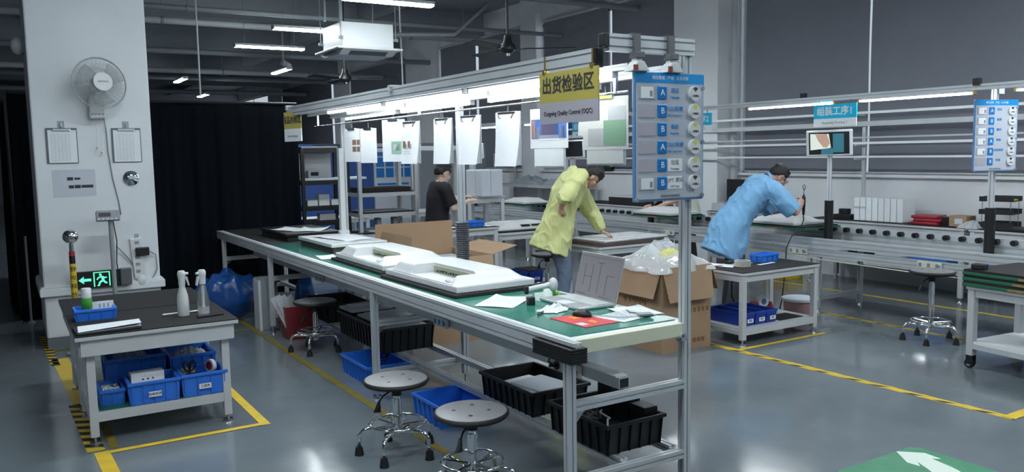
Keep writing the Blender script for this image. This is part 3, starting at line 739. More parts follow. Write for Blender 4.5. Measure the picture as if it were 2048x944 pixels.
# laptop
t = thing('laptop', 'open silver laptop showing a pale diagram on the bench', 'laptop', (2.80, 3.83, .8752), R(-92))
MB().box(-.21, .21, -.135, .115, .002, .018).build('base', 'laptop_grey', t, bevel=.005)
mb = MB()
for i in range(14):
    for j in range(5): mb.box(-.185+i*.0265, -.162+i*.0265, -.02+j*.024, -.001+j*.024, .018, .0205)
mb.build('keyboard', 'key_grey', t)
MB().box(-.055, .055, -.125, -.045, .018, .0186).build('touchpad', 'key_grey', t, bevel=.0005)
lid = MB().box(-.21, .21, -.004, .004, .0, .27).build('lid', 'laptop_grey', t, bevel=.003); lid.location = (0, .118, .012); lid.rotation_euler = (R(-14), 0, 0)
MB().box(-.203, .203, -.0055, -.004, .012, .262).build('screen', 'screen_page', lid)
mb = MB()
for x0, x1, z0, z1 in ((-.14, -.1375, .12, .20), (-.14, -.1375, .07, .12), (-.065, -.0625, .035, .20), (.01, .0125, .035, .215), (.085, .0875, .03, .15), (-.14, -.0625, .125, .1275), (.085, .155, .148, .1505), (-.02, .045, .215, .218), (-.19, .19, .245, .2465), (-.18, -.10, .02, .023), (.03, .14, .02, .022)): mb.box(x0, x1, -.0062, -.0055, z0, z1)
mb.build('diagram_lines', 'ink', lid)
# small items
t = thing('barcode_scanner', 'white handheld barcode scanner beside the laptop', 'scanner', (2.78, 4.20, .8752), R(-25))
MB().tube([(-.075, 0, .036), (-.03, 0, .044), (.03, 0, .055), (.062, 0, .062)], [.017, .018, .017, .02], n=14).build('grip', 'white_plastic', t, smooth=40)
MB().sph((.085, 0, .062), (.03, .034, .045), 18).build('head', 'white_plastic', t, smooth=True)
MB().box(-.095, -.07, -.02, .02, .01, .058).build('window', 'black_plastic', t, bevel=.005)
MB().tube([(.09, 0, .022), (.09, 0, .01), (.10, .02, .004), (.12, .07, .004)], .012, n=10).build('foot', 'lime', t, smooth=True)
t = thing('tape_stamp', 'small black capped marker stamp standing on the green mat', 'stamp', (2.555, 3.955, .8752))
MB().box(-.022, .022, -.016, .016, 0, .046).build('body', 'black_plastic', t, bevel=.004)
MB().box(-.02, .02, .018, .024, 0, .055).build('label_plate', 'white_plastic', t)
tw = MB(); rr = random.Random(5)
tw.grid(lambda u, v: ((u-.5)*.17+.012*math.sin(v*9), (v-.5)*.13+.01*math.sin(u*8), .004+.045*max(0, math.sin(u*PI)*math.sin(v*PI))*(.6+.4*math.sin(u*17+v*5)*math.sin(v*13))), 22, 18)
o = tw.build('tissue', 'paper', smooth=True); o.location = (2.56, 3.73, .8755); o.rotation_euler = (0, 0, .5); tag(o, 'crumpled white tissue in front of the laptop', 'tissue')
o.modifiers.new('thick', 'SOLIDIFY').thickness = .002
t = thing('pen', 'thin black pen lying by the crumpled tissue', 'pen', (2.46, 3.70, .8815), R(38))
MB().cyl((-.065, 0, 0), (.055, 0, 0), .005, n=10).build('barrel', 'black_plastic', t, smooth=40); MB().cyl((.055, 0, 0), (.07, 0, 0), .005, .001, n=10).build('tip', 'steel', t)
t = thing('mouse_mat', 'red mouse mat with orange print at the near bench end', 'mouse mat', (2.535, 3.42, .8752), R(2))
MB().box(-.11, .11, -.155, .145, 0, .003).build('mat', 'red_mat', t, bevel=.001)
MB().box(-.095, -.05, -.11, -.05, .003, .0036).build('white_print', 'paper_grey', t)
MB().prism([(-.03, .04), (.04, .05), (.02, .10), (-.02, .11)], 'z', .003, .0036).prism([(-.0, -.10), (.03, -.08), (.03, -.02), (-.01, -.05)], 'z', .003, .0036).build('orange_print', 'orange_print', t)
t = thing('computer_mouse', 'black computer mouse on the red mouse mat', 'mouse', (2.585, 3.50, .8785), R(-62))
MB().sph((0, 0, .006), (.058, .033, .030), 20).build('body', 'black_plastic', t, smooth=True)
MB().cyl((.03, -.003, .028), (.03, .003, .028), .010, n=14).build('wheel', 'alu_dark', t)
MB().tube([(.055, 0, .008), (.09, .02, .006), (.13, .05, .004), (.19, .04, .003), (.26, .09, .003)], .003).build('cable', 'paper_grey', t)
t = thing('name_badge', 'grey badge on a strap lying on the papers at the bench end', 'badge', (2.85, 3.30, .884), R(-20))
MB().box(-.04, .04, -.03, .03, 0, .012).build('badge', 'pipe_grey', t, bevel=.004)
MB().tube([(-.03, .02, .008), (-.06, .07, .006), (-.05, .14, .004)], .004).build('strap', 'alu_dark', t)

# ---------------------------------------------------------------- sockets, cables and boxes under the bench
def power_strip(loc, rz, label, n=3, m='cream_plastic', sock='label_blue', L=.2):
    t = thing('power_strip', label, 'power strip', loc, rz)
    MB().box(-L/2, L/2, -.022, .0, -.032, .032).build('body', m, t, bevel=.004)
    for i in range(n):
        x = -L/2+.03+i*(L-.075)/max(1, n-1) if n > 1 else 0
        MB().box(x-.014, x+.014, -.0235, -.022, -.018, .018).build('socket', sock, t)
    MB().box(L/2-.028, L/2-.014, -.025, -.022, -.008, .008).build('switch', 'text_blue' if sock != 'black_plastic' else 'black_plastic', t)
    return t
power_strip((2.531, 5.05, .595), R(-90), 'white power strip with blue sockets under the middle of the bench')
power_strip((2.531, 3.55, .595), R(-90), 'white power strip behind the near bench leg', n=2, L=.24)
power_strip((2.531, 7.62, .595), R(-90), 'white power strip under the far part of the bench')
t = thing('power_adapter', 'white adapter with a striped label under the bench', 'adapter', (2.535, 5.45, .637))
MB().box(-.03, .03, -.2, .1, 0, .035).build('body', 'white_plastic', t, bevel=.004); mb = MB()
for i in range(8): mb.box(-.0315, -.03, -.19+i*.022, -.18+i*.022, .006, .03)
mb.build('label_stripes', 'ink_grey', t)
def crate(name, loc, w_, d, h, m, label, rz=0., wall=.006, tagl=None, cat='crate', group=None, ribs=True, base=.0, lip=.012, deep=False):
    # stackable crate, open on top
    t = thing(name, label, cat, loc, rz, group)
    b = MB(); x, y = w_/2, d/2; tp = .93
    def ring(s_, z): return [(-x*s_, -y*s_, z), (x*s_, -y*s_, z), (x*s_, y*s_, z), (-x*s_, y*s_, z)]
    si = 1-2*wall/min(w_, d)
    rows = [ring(tp, 0), ring(1, h), ring(si, h), ring(tp*si, wall)]
    b.v = [Vector(v) for r_ in rows for v in r_]
    b.f = [[3, 2, 1, 0]] + [[k*4+i, k*4+(i+1) % 4, (k+1)*4+(i+1) % 4, (k+1)*4+i] for k in range(3) for i in range(4)] + [[12, 13, 14, 15]]
    b.m = [0]*len(b.f)
    L = MB()
    for a, c in (((-x-lip, -y-lip), (x+lip, -y+.001)), ((-x-lip, y-.001), (x+lip, y+lip)), ((-x-lip, -y+.001), (-x+.001, y-.001)), ((x-.001, -y+.001), (x+lip, y-.001))): L.box(a[0], c[0], a[1], c[1], h-.018, h+.002)
    L.build('rim', m, t, bevel=.003)
    if ribs:
        r_ = b; k = max(2, int(w_/.07)); j = max(2, int(d/.07))
        for i in range(k+1):
            q = -x*.92+2*x*.92*i/k
            for s_ in (-1, 1): r_.add([(q-.003, s_*y*tp, .0), (q+.003, s_*y*tp, .0), (q+.003, s_*y, h-.018), (q-.003, s_*y, h-.018), (q-.003, s_*(y*tp+.009), .0), (q+.003, s_*(y*tp+.009), .0), (q+.003, s_*(y+.009), h-.018), (q-.003, s_*(y+.009), h-.018)], [(4, 5, 6, 7), (0, 4, 7, 3), (5, 1, 2, 6), (7, 6, 2, 3), (0, 1, 5, 4)])
        for i in range(j+1):
            q = -y*.92+2*y*.92*i/j
            for s_ in (-1, 1): r_.add([(s_*x*tp, q-.003, .0), (s_*x*tp, q+.003, .0), (s_*x, q+.003, h-.018), (s_*x, q-.003, h-.018), (s_*(x*tp+.009), q-.003, .0), (s_*(x*tp+.009), q+.003, .0), (s_*(x+.009), q+.003, h-.018), (s_*(x+.009), q-.003, h-.018)], [(4, 5, 6, 7), (0, 4, 7, 3), (5, 1, 2, 6), (7, 6, 2, 3), (0, 1, 5, 4)])
    b.build('shell', m, t)
    if tagl:
        xx = tagl[1] if len(tagl) > 1 else 0
        p = MB().box(xx-.038, xx+.038, -y-.0105, -y-.0085, h*.42-.017, h*.42+.017).build('label_card', 'paper', t)
        text(tagl[0], .02, 'ink', p, (xx, -y-.0111, h*.42))
    return t
RZ = .222
crate('black_crate', (2.715, 4.19, RZ), .40, .60, .15, 'black_plastic', 'black crate holding white boards under the bench, behind the near one')
crate('black_crate', (2.68, 3.43, RZ), .37, .52, .16, 'black_plastic', 'nearest black crate with tangled cables under the bench end')
crate('black_crate', (2.63, 6.32, RZ), .44, 1.0, .20, 'black_plastic', 'large black crate of grey parts under the middle of the bench')
crate('black_crate', (2.66, 7.55, RZ), .42, .62, .17, 'black_plastic', 'black crate under the far part of the bench')
for i, (dx, dy, z) in enumerate(((-.06, .05, 0), (.05, -.03, .012))):
    t = MB().box(-.13, .13, -.17, .17, 0, .012).build('white_board', 'paper' if i == 0 else 'paper_grey', bevel=.002)
    t.location = (2.735+dx*.4, 4.16+dy, RZ+.09+z); t.rotation_euler = (0, 0, R(8)); tag(t, ('lower white board lying in the black crate', 'upper pale board lying in the black crate')[i], 'board')
tag(MB().box(2.55, 2.88, 4.0, 4.36, RZ+.0061, RZ+.09).build('black_foam_block', 'black_foam'), 'black foam block under the white boards in the crate', 'foam')
mb = MB(); rr = random.Random(11); pts = []
for k in range(70):
    a = k*.55; r_ = .07+.025*math.sin(k*.31); pts.append((2.60+r_*math.cos(a), 3.52+1.15*r_*math.sin(a), RZ+.075+.03*math.sin(k*.43)+.0006*k))
mb.tube(pts, .0045, n=6)
tag(mb.build('cable_coil', 'alu_dark', smooth=True), 'coil of grey cables in the nearest black crate', 'cable')
mb = MB().tube([(2.58, 3.28, RZ+.10), (2.62, 3.33, RZ+.13), (2.66, 3.36, RZ+.12), (2.64, 3.42, RZ+.14), (2.69, 3.47, RZ+.13)], .005)
mb.box(2.565, 2.59, 3.25, 3.28, RZ+.09, RZ+.105).box(2.60, 2.63, 3.26, 3.275, RZ+.09, RZ+.10)
tag(mb.build('white_plug_cable', 'paper_grey'), 'pale plug and cable lying in the nearest black crate', 'cable')
tag(MB().box(2.55, 2.80, 3.22, 3.66, RZ+.0062, RZ+.07).build('black_foam_block', 'black_foam'), 'black foam block under the cable coil', 'foam')
for i, (y, h) in enumerate(((3.28, .19), (3.42, .22), (3.56, .25))):
    t = MB().box(-.045, .045, -.06, .06, 0, h).build('black_box', 'black_plastic', bevel=.004); t.location = (2.79, y-.02, RZ+.0063+.0); t.location.x = 2.806
    tag(t, ('lowest black box standing at the front of the nearest crate', 'middle black box standing in the nearest crate', 'tallest black box with a grey top in the nearest crate')[i], 'box')
tag(MB().box(2.765, 2.845, 3.485, 3.595, RZ+.2568, RZ+.262).build('grey_pad', 'pipe_grey'), 'small grey pad on the tallest black box in the crate', 'pad')
for i, (y, z, x) in enumerate(((6.0, .165, 0), (6.35, .19, .02), (6.7, .21, -.01))):
    t = MB().box(-.19, .19, -.15, .15, 0, .02).box(-.17, .17, -.03, .03, .02, .05).build('grey_part', 'pipe_grey', bevel=.003); t.location = (2.63+x, y, RZ+z); tag(t, ('grey metal part at the near end of the large black crate', 'grey metal part in the middle of the large black crate', 'grey metal part at the far end of the large black crate')[i], 'part')
tag(MB().box(2.46, 2.80, 5.86, 6.80, RZ+.0062, RZ+.165).build('black_foam_block', 'black_foam'), 'black foam filling the large black crate', 'foam')
crate('blue_crate', (2.44, 6.07, 0), .36, .56, .15, 'blue_plastic', 'blue crate on the floor below the large black crate, holding cables')
crate('blue_crate', (2.46, 4.80, 0), .38, .40, .15, 'blue_plastic', 'blue crate on the floor between the two nearest stools')
mb = MB()
for k in range(3): mb.tube([(2.50+.05*k, 5.95+.06*k, .24), (2.46+.04*k, 5.92+.08*k, .14), (2.40+.06*k, 6.0+.1*k, .10), (2.44+.05*k, 6.1+.06*k, .13), (2.52, 6.2, .09)], .006)
tag(mb.build('black_cable', 'black_plastic', smooth=True), 'black cables hanging into the blue crate under the bench', 'cable')
mb = MB().tube([(2.536, 3.72, .58), (2.50, 3.70, .60), (2.46, 3.62, .66), (2.40, 3.5, .69), (2.30, 3.36, .745), (2.24, 3.3, .775)], .006)
tag(mb.build('black_cable', 'black_plastic', smooth=True), 'black cable looping from the power strip to the bench corner', 'cable')
tag(MB().cyl((2.515, 3.63, .595), (2.50, 3.63, .595), .025, n=16).cyl((2.50, 3.63, .595), (2.46, 3.63, .6), .01, n=10).build('black_plug', 'black_plastic', smooth=40), 'round black plug in the power strip behind the near leg', 'plug')
# bins at the far end
t = thing('waste_bucket', 'dark red square waste bucket at the far bench leg', 'bucket', (2.365, 7.86, 0), R(0))
b = MB(); rows = [(.12, 0), (.165, .33), (.155, .33), (.112, .012)]
for s_, z in rows: b.v += [Vector(p) for p in ((-s_, -s_, z), (s_, -s_, z), (s_, s_, z), (-s_, s_, z))]
b.f = [[3, 2, 1, 0]] + [[k*4+i, k*4+(i+1) % 4, (k+1)*4+(i+1) % 4, (k+1)*4+i] for k in range(3) for i in range(4)] + [[12, 13, 14, 15]]; b.m = [0]*len(b.f)
b.build('body', 'red_plastic', t, bevel=.01)
for i in range(3):
    o = MB().box(-.05, .05, -.002, .002, -.0, .42).build('plastic_strip', 'film_dense'); o.location = (2.31+.035*i, 7.78+.02*i, .05); o.rotation_euler = (R(6), R(-24), R(20*i-20))
    tag(o, ('left clear plastic strip leaning out of the red bucket', 'middle clear plastic strip leaning out of the red bucket', 'right clear plastic strip leaning out of the red bucket')[i], 'plastic')
t = thing('tall_cabinet', 'narrow pale and grey cabinet standing at the far bench leg', 'cabinet', (2.22, 8.44, 0))
MB().box(-.09, .10, -.09, .09, 0, .535).build('body', 'pipe_grey', t, bevel=.006)
MB().box(-.098, -.07, -.10, .10, 0, .52).build('white_side', 'white_plastic', t, bevel=.004)
def bag(loc, d, m, label, seed, name='blue_bag', rz=0.):
    t = MB().sph((0, 0, d[2]*.5), (d[0]/2, d[1]/2, d[2]/2), 40)
    for v in t.v:
        k = noise.noise(v*5+Vector((seed, 0, 0)))*.25+noise.noise(v*14+Vector((0, seed, 0)))*.09
        s_ = 1+k; v.x *= s_; v.y *= s_
        q = max(abs(v.x)/(d[0]/2), .01); v.z = max(.0, v.z*(1+.3*noise.noise(v*7)))
    o = t.build(name, m, smooth=True); o.location = loc; o.rotation_euler = (0, 0, rz); return tag(o, label, 'bag')
bag((1.98, 9.15, 0), (.62, .5, .52), 'blue_bag', 'large shiny blue plastic bag below the dark end of the bench', 2)
bag((2.725, 8.72, 0), (.20, .30, .46), 'blue_bag', 'smaller blue plastic bag behind the red bucket', 6)
# ---------------------------------------------------------------- small tables, trolleys, stools
def table(loc, w_, d, h, label, name='metal_table', top='powder', frame='powder', mat_=None, shelf=.16, foot='disc', cat='table', rz=0., leg=.05, mlabel=None, shelfm='powder', shelf_mat=None, apron=.06, inset=.01):
    t = thing(name, label, cat, loc, rz)
    x, y = w_/2, d/2; f0 = .045 if foot == 'disc' else .105
    MB().box(-x, x, -y, y, h-.025, h).build('table_top', top, t, bevel=.003)
    MB().box(-x+.03, x-.03, -y+.02, -y+.05, h-.025-apron, h-.025).box(-x+.03, x-.03, y-.05, y-.02, h-.025-apron, h-.025).box(-x+.02, -x+.05, -y+.05, y-.05, h-.025-apron, h-.025).box(x-.05, x-.02, -y+.05, y-.05, h-.025-apron, h-.025).build('apron', frame, t)
    x, y = x-inset+.01, y-inset+.01
    if shelf:
        MB().box(-x+.01+leg, x-.01-leg, -y+.015, y-.015, shelf-.02, shelf).box(-x+.02, -x+.01+leg, -y+.01+leg, y-.01-leg, shelf-.02, shelf).box(x-.01-leg, x-.02, -y+.01+leg, y-.01-leg, shelf-.02, shelf).build('shelf', shelfm, t)
        MB().box(-x+.01+leg, x-.01-leg, -y+.012, -y+.04, shelf-.06, shelf-.02).box(-x+.01+leg, x-.01-leg, y-.04, y-.012, shelf-.06, shelf-.02).box(-x+.012, -x+.04, -y+.01+leg, y-.01-leg, shelf-.06, shelf-.02).box(x-.04, x-.012, -y+.01+leg, y-.01-leg, shelf-.06, shelf-.02).build('shelf_rail', frame, t)
        if shelf_mat: MB().box(*[q for q in (-x+.07, x-.07, -y+.03, y-.03)], shelf, shelf+.004).build('shelf_mat', shelf_mat, t)
    for sx in (-1, 1):
        for sy in (-1, 1):
            cx, cy = sx*(x-.01-leg/2), sy*(y-.01-leg/2)
            MB().box(cx-leg/2, cx+leg/2, cy-leg/2, cy+leg/2, f0, h-.025).build('leg', frame, t, bevel=.004)
            if foot == 'disc':
                MB().cyl((cx, cy, 0), (cx, cy, .016), .034, .03, n=18).cyl((cx, cy, .016), (cx, cy, f0), .009, n=10).build('foot', 'steel', t, smooth=40)
            else:
                ct = MB().box(cx-.028, cx+.028, cy-.028, cy+.028, f0-.008, f0).box(cx-.022, cx-.016, cy-.03, cy+.03, .03, f0-.006).box(cx+.016, cx+.022, cy-.03, cy+.03, .03, f0-.006).build('caster_fork', 'black_plastic', t, bevel=.003)
                MB().cyl((cx-.014, cy+.01, .036), (cx+.014, cy+.01, .036), .036, n=22).build('wheel', 'black_rubber', ct, smooth=40)
                MB().cyl((cx-.0165, cy+.01, .036), (cx+.0165, cy+.01, .036), .018, n=16).build('hub', 'paper_grey', ct, smooth=40)
    x, y = w_/2, d/2
    if mat_: MB().box(-x, x, -y, y, h, h+.006).build('top_mat', mat_, t)
    return t
TZ = .69
table((.785, 5.92, 0), .96, .80, TZ, 'grey metal work table with a black top near the white pillar', mat_='black_mat', shelf=.20, shelf_mat='green_board', apron=.10, inset=.055)
table((.785, 6.74, 0), .96, .80, TZ, 'rear grey metal work table pushed behind the front one', mat_='black_mat', shelf=.20, apron=.10, inset=.055)
TT = TZ+.006
crate('blue_crate', (.47, 6.13, TT), .24, .17, .075, 'blue_plastic', 'small blue tray holding cards on the black table by the pillar', lip=.008)
o = MB().box(-.07, .07, -.003, .003, 0, .10).build('card_pack', 'paper'); o.location = (.52, 6.155, TT+.0066); o.rotation_euler = (R(-4), 0, 0); tag(o, 'printed white card standing in the small blue tray', 'card')
mb = MB()
for x in (-.02, .005, .03): mb.box(x, x+.012, -.0036, -.003, .055, .085)
mb.build('print', 'print_grey', o)
t = thing('spray_can', 'green and yellow spray can with a white cap in the blue tray', 'spray can', (.425, 6.105, TT+.0065))
MB().lathe([(.030, 0), (.033, .004), (.033, .135), (.030, .142)], n=28).build('body', 'can_green', t, smooth=40)
MB().lathe([(.0336, .02), (.0336, .05)], n=28).build('yellow_band', 'can_yellow', t, smooth=40)
MB().lathe([(.031, .142), (.031, .20), (.027, .205), (.001, .205)], n=28).build('cap', 'white_plastic', t, smooth=40)
t = thing('clipboard', 'black clipboard with white papers on the front table corner', 'clipboard', (.49, 5.68, TT), R(2))
MB().box(-.175, .19, -.13, .12, 0, .014).build('board', 'black_plastic', t, bevel=.003)
MB().grid(lambda u, v: (-.165+.36*u+.02*v, -.115+.235*v, .016+.012*(1-v)**3*(.3+u)+.006*u), 10, 8).build('sheet', 'paper', t, smooth=True)
MB().grid(lambda u, v: (-.16+.35*u+.02*v, -.115+.235*v, .0145+.004*u), 4, 4).build('sheet', 'paper', t, smooth=True)
def spray_bottle(loc, label, clear=False, rz=0.):
    t = thing('spray_bottle', label, 'spray bottle', loc, rz, 'continuous spray bottles')
    pr = [(.001, 0), (.036, 0), (.039, .006), (.038, .10), (.034, .14), (.024, .18), (.019, .20), (.019, .215)]
    if clear:
        MB().lathe(pr, n=28).build('bottle', 'glass_clear', t, smooth=40)
        MB().lathe([(.001, .004), (.032, .004), (.034, .05), (.001, .05)], n=24).build('liquid', 'film', t, smooth=40)
        MB().cyl((0, 0, .02), (0, 0, .2), .008, n=12).build('dip_tube', 'white_plastic', t, smooth=40)
    else: MB().lathe(pr, n=28).build('bottle', 'white_plastic', t, smooth=40)
    MB().lathe([(.022, .208), (.022, .245), (.026, .27), (.027, .29), (.020, .305), (.001, .307)], n=24).cyl((-.02, 0, .285), (-.043, 0, .283), .009, n=12).build('spray_head', 'white_plastic', t, smooth=40)
    MB().add(
        [(-.02, -.008, .265), (-.036, -.008, .262), (-.048, -.008, .205), (-.040, -.008, .20), (-.02, .008, .265), (-.036, .008, .262), (-.048, .008, .205), (-.040, .008, .20)],
        [(0, 1, 2, 3), (7, 6, 5, 4), (0, 4, 5, 1), (1, 5, 6, 2), (2, 6, 7, 3), (3, 7, 4, 0)]).build('trigger', 'white_plastic', t)
    return t
spray_bottle((.985, 5.86, TT), 'opaque white spray bottle on the black table', rz=R(180))
spray_bottle((1.11, 5.83, TT), 'clear spray bottle with a white head on the black table', True, rz=R(20))
t = thing('brush', 'white handled brush lying behind the spray bottles', 'brush', (.98, 5.93, TT+.008), R(4))
MB().cyl((-.10, 0, 0), (.14, 0, 0), .0065, n=10).sph((-.105, 0, 0), (.018, .011, .008), 12).build('handle', 'white_plastic', t, smooth=40)
t = thing('black_remote', 'flat black handset lying beside the clear spray bottle', 'handset', (1.13, 5.72, TT), R(8))
MB().box(-.085, .085, -.02, .02, 0, .012).build('body', 'black_plastic', t, bevel=.003)
# crates on the lower shelf
SZ = .2042
crate('blue_crate', (.74, 5.70, SZ), .29, .24, .145, 'blue_plastic', 'blue crate of white boxes at the front of the lower shelf', tagl=('包装袋类',))
crate('blue_crate', (1.045, 5.70, SZ), .27, .24, .15, 'blue_plastic', 'blue crate with scissors and tape on the right of the lower shelf', tagl=('工具类',))
crate('blue_crate', (.68, 6.06, SZ), .36, .28, .24, 'blue_plastic', 'deep empty looking blue crate at the back left of the lower shelf')
crate('blue_crate', (1.03, 6.02, SZ), .28, .32, .22, 'blue_plastic', 'blue crate of clear plastic bags at the back right of the lower shelf')
crate('blue_crate', (.505, 5.80, SZ), .13, .24, .10, 'blue_plastic', 'small blue crate with white clips behind the left front leg')
for i, (x, y, a, b, h, rx) in enumerate(((.715, 5.735, .20, .09, .17, 0), (.745, 5.635, .22, .045, .115, 0))):
    o = MB().box(-a/2, a/2, -b/2, b/2, 0, h).build('paper_box', 'paper', bevel=.002); o.location = (x, y, SZ+.0065); o.rotation_euler = (0, 0, R(3)); tag(o, ('taller white box in the front crate on the lower shelf', 'lower white box with a blue tab in the front crate')[i], 'box')
    m2 = MB()
    if i == 0:
        for k in (-.03, 0, .03): m2.box(k-.006, k+.006, -b/2-.001, -b/2, .125, .135)
        m2.box(-.06, .05, -b/2-.001, -b/2, .10, .103); m2.build('print', 'ink', o)
    else: m2.box(.015, .05, -b/2-.001, -b/2+.02, .06, .1155).build('tab', 'text_blue', o)
bagm = MB().grid(lambda u, v: ((u-.5)*.22, (v-.5)*.22, .05*math.sin(u*PI)*math.sin(v*PI)*(.7+.5*noise.noise(Vector((u*7, v*7, 1))))+.02*noise.noise(Vector((u*16, v*16, 4)))), 26, 26)
o = bagm.build('clear_plastic_bag', 'film_dense', smooth=True); o.location = (1.03, 6.03, SZ+.19); tag(o, 'crumpled clear plastic bags in the back right crate', 'bag'); o.modifiers.new('thick', 'SOLIDIFY').thickness = .002
bagm = MB().grid(lambda u, v: ((u-.5)*.22, (v-.5)*.20, .04*math.sin(u*PI)*math.sin(v*PI)+.02*noise.noise(Vector((u*12, v*12, 9)))), 22, 22)
o = bagm.build('clear_plastic_bag', 'film', smooth=True); o.location = (.66, 6.06, SZ+.215); tag(o, 'clear plastic bag lying in the deep back left crate', 'bag'); o.modifiers.new('thick', 'SOLIDIFY').thickness = .002
t = thing('scissors', 'black handled scissors standing in the right front crate', 'scissors', (.975, 5.70, SZ+.05))
for s_ in (-1, 1):
    MB().tube([(s_*.004, 0, .09), (s_*.03, 0, .11), (s_*.04, 0, .14), (s_*.025, 0, .165), (s_*.008, 0, .15), (s_*.004, 0, .115)], .007, n=8, closed=True).build('handle', 'black_plastic', t, smooth=True)
MB().box(-.008, .008, -.002, .002, -.04, .095).build('blade', 'steel', t)
t = thing('pen_pouch', 'black pouch of small tools in the right front crate', 'pouch', (.985, 5.65, SZ+.0066)); MB().box(-.045, .045, -.03, .03, 0, .13).build('pouch', 'black_plastic', t, bevel=.01)
t = thing('tape_roll', 'roll of white tape with red sides in the right front crate', 'tape', (1.12, 5.75, SZ+.15), R(30))
MB().cyl((-.014, 0, 0), (.014, 0, 0), .042, n=28).build('tape', 'paper', t, smooth=40); MB().cyl((-.016, 0, 0), (.016, 0, 0), .028, n=20).build('core', 'red_box', t, smooth=40)
t = thing('tape_roll', 'roll of clear greenish tape behind the scissors', 'tape', (.97, 5.76, SZ+.125), R(10))
MB().cyl((0, 0, -.02), (0, 0, .02), .05, n=28).build('tape', 'tape_brown', t, smooth=40); MB().cyl((0, 0, -.021), (0, 0, .021), .038, n=24).build('core', 'paper', t, smooth=40)
mb = MB(); rr = random.Random(4)
for k in range(12): mb.obox((.505+rr.uniform(-.035, .035), 5.78+rr.uniform(-.07, .07), SZ+.09+rr.uniform(0, .012)), (.03, .008, .006), (rr.uniform(-.5, .5), rr.uniform(-.5, .5), rr.uniform(0, 3)))
tag(mb.build('white_clips', 'paper'), 'heap of small white clips in the small blue crate', 'clips', kind='stuff')
tag(MB().box(.455, .555, 5.71, 5.89, SZ+.0063, SZ+.086).build('label_stack', 'paper'), 'stack of white labels under the clips in the small blue crate', 'labels')

# ---------------------------------------------------------------- things on and by the white pillar
PY = 8.72
def wall_fan():
    t = thing('wall_fan', 'white oscillating wall fan mounted on the pillar', 'fan', (.80, PY, 2.33))
    MB().box(-.07, .07, -.09, .0, -.19, .02).build('wall_bracket', 'white_plastic', t, bevel=.015)
    mb = MB()
    for i in range(4):
        mb.cyl((-.045+i*.03, -.09, -.15), (-.045+i*.03, -.097, -.15), .008, n=10)
    mb.build('button', 'pipe_grey', t)
    MB().tube([(0, -.04, -.02), (0, -.06, .06), (0, -.14, .12)], .022).build('neck', 'white_plastic', t, smooth=True)
    h = MB().join(MB().lathe([(.001, .12), (.055, .115), (.07, .06), (.07, .0), (.05, -.01)], n=24), Matrix.Rotation(R(-90), 4, 'X')).build('fan_head', 'white_plastic', t, smooth=40)
    h.location = (0.02, -.22, .125); h.rotation_euler = (R(-6), 0, R(14))
    rad = .235; mb = MB()
    def pt(a, r_, y): return (r_*math.cos(a), y, r_*math.sin(a))
    for k in range(72):
        a = 2*PI*k/72
        mb.tube([pt(a, .075, -.085), pt(a+.06, rad*.55, -.078), pt(a+.10, rad*.86, -.055), pt(a+.12, rad, -.008)], .0011, n=4)
        if k % 2 == 0: mb.tube([pt(a, .06, .045), pt(a, rad*.6, .05), pt(a, rad*.9, .035), pt(a, rad, .004)], .0012, n=4)
    for r_, y, q in ((rad, -.003, .006), (rad*.985, .003, .004), (rad*.7, -.07, .0016), (rad*.5, -.08, .0014)):
        mb.tube([pt(2*PI*i/48, r_, y) for i in range(48)], q, n=6, closed=True)
    mb.build('guard', 'fan_wire', h, smooth=True)
    MB().cyl((0, -.092, 0), (0, -.080, 0), .083, n=36).build('badge', 'white_plastic', h, smooth=40)
    text('AIRMATE', .022, 'ink', h, (.0, -.0926, 0), w_=1.05)
    for k in range(3):
        a0 = 2*PI*k/3+.4
        MB().grid(lambda u, v: pt(a0+(v-.5)*(1.15-.1*u)+.25*u, .05+.155*u, -.02+.035*(v-.5)), 10, 10).build('blade', 'fan_blade', h, smooth=True).modifiers.new('thick', 'SOLIDIFY').thickness = .002
    MB().cyl((0, -.035, 0), (0, .0, 0), .05, n=24).build('hub', 'fan_blade', h, smooth=40)
    mb = MB()
    for x, l in ((-.02, .26), (.02, .30)): mb.tube([(x, -.07, -.19), (x+.004, -.06, -.19-l*.5), (x, -.05, -.19-l)], .002, n=5).sph((x, -.05, -.19-l-.012), .012, 10)
    mb.build('pull_cord', 'white_plastic', t)
    MB().tube([(.05, -.05, -.17), (.07, -.02, -.30), (.075, -.012, -.5), (.10, -.012, -.75), (.14, -.012, -.98), (.15, -.012, -1.10)], .005).build('power_cord', 'pipe_grey', t, smooth=True)
wall_fan()
def wall_clip(x, z, label, rows):
    t = thing('wall_clipboard', label, 'clipboard', (x, PY, z), R(0), 'clipboards hanging on the pillar')
    MB().box(-.128, .128, -.016, -.010, -.36, -.035).build('board', 'alu_dark', t, bevel=.004)
    MB().box(-.113, .12, -.0185, -.016, -.355, -.055).build('sheet', 'paper', t)
    mb = MB()
    for i in range(16): mb.box(-.09, .06, -.0192, -.0185, -.335+i*.016, -.333+i*.016)
    for i in range(6): mb.box(-.09+i*.03, -.0885+i*.03, -.0192, -.0185, -.335, -.095)
    mb.build('printed_table', 'print_grey', t)
    MB().box(-.075, .075, -.03, -.016, -.065, -.04).build('clip', 'steel', t, bevel=.004)
    MB().box(-.03, .03, -.004, 0, -.04, .03).build('hook_plate', 'film', t, bevel=.004)
    MB().tube([(0, -.004, .0), (0, -.02, -.005), (0, -.022, -.03), (0, -.012, -.045)], .006).sph((0, -.012, .0), .012, 10).build('hook', 'steel', t, smooth=True)
wall_clip(.495, 2.09, 'left clipboard with a printed table hanging on the pillar', 0)
wall_clip(1.04, 2.09, 'right clipboard with a printed table hanging on the pillar', 1)
t = thing('notice_sheet', 'pale notice sheet with small dark pictures taped on the pillar', 'notice', (.575, PY, 1.545), R(-0))
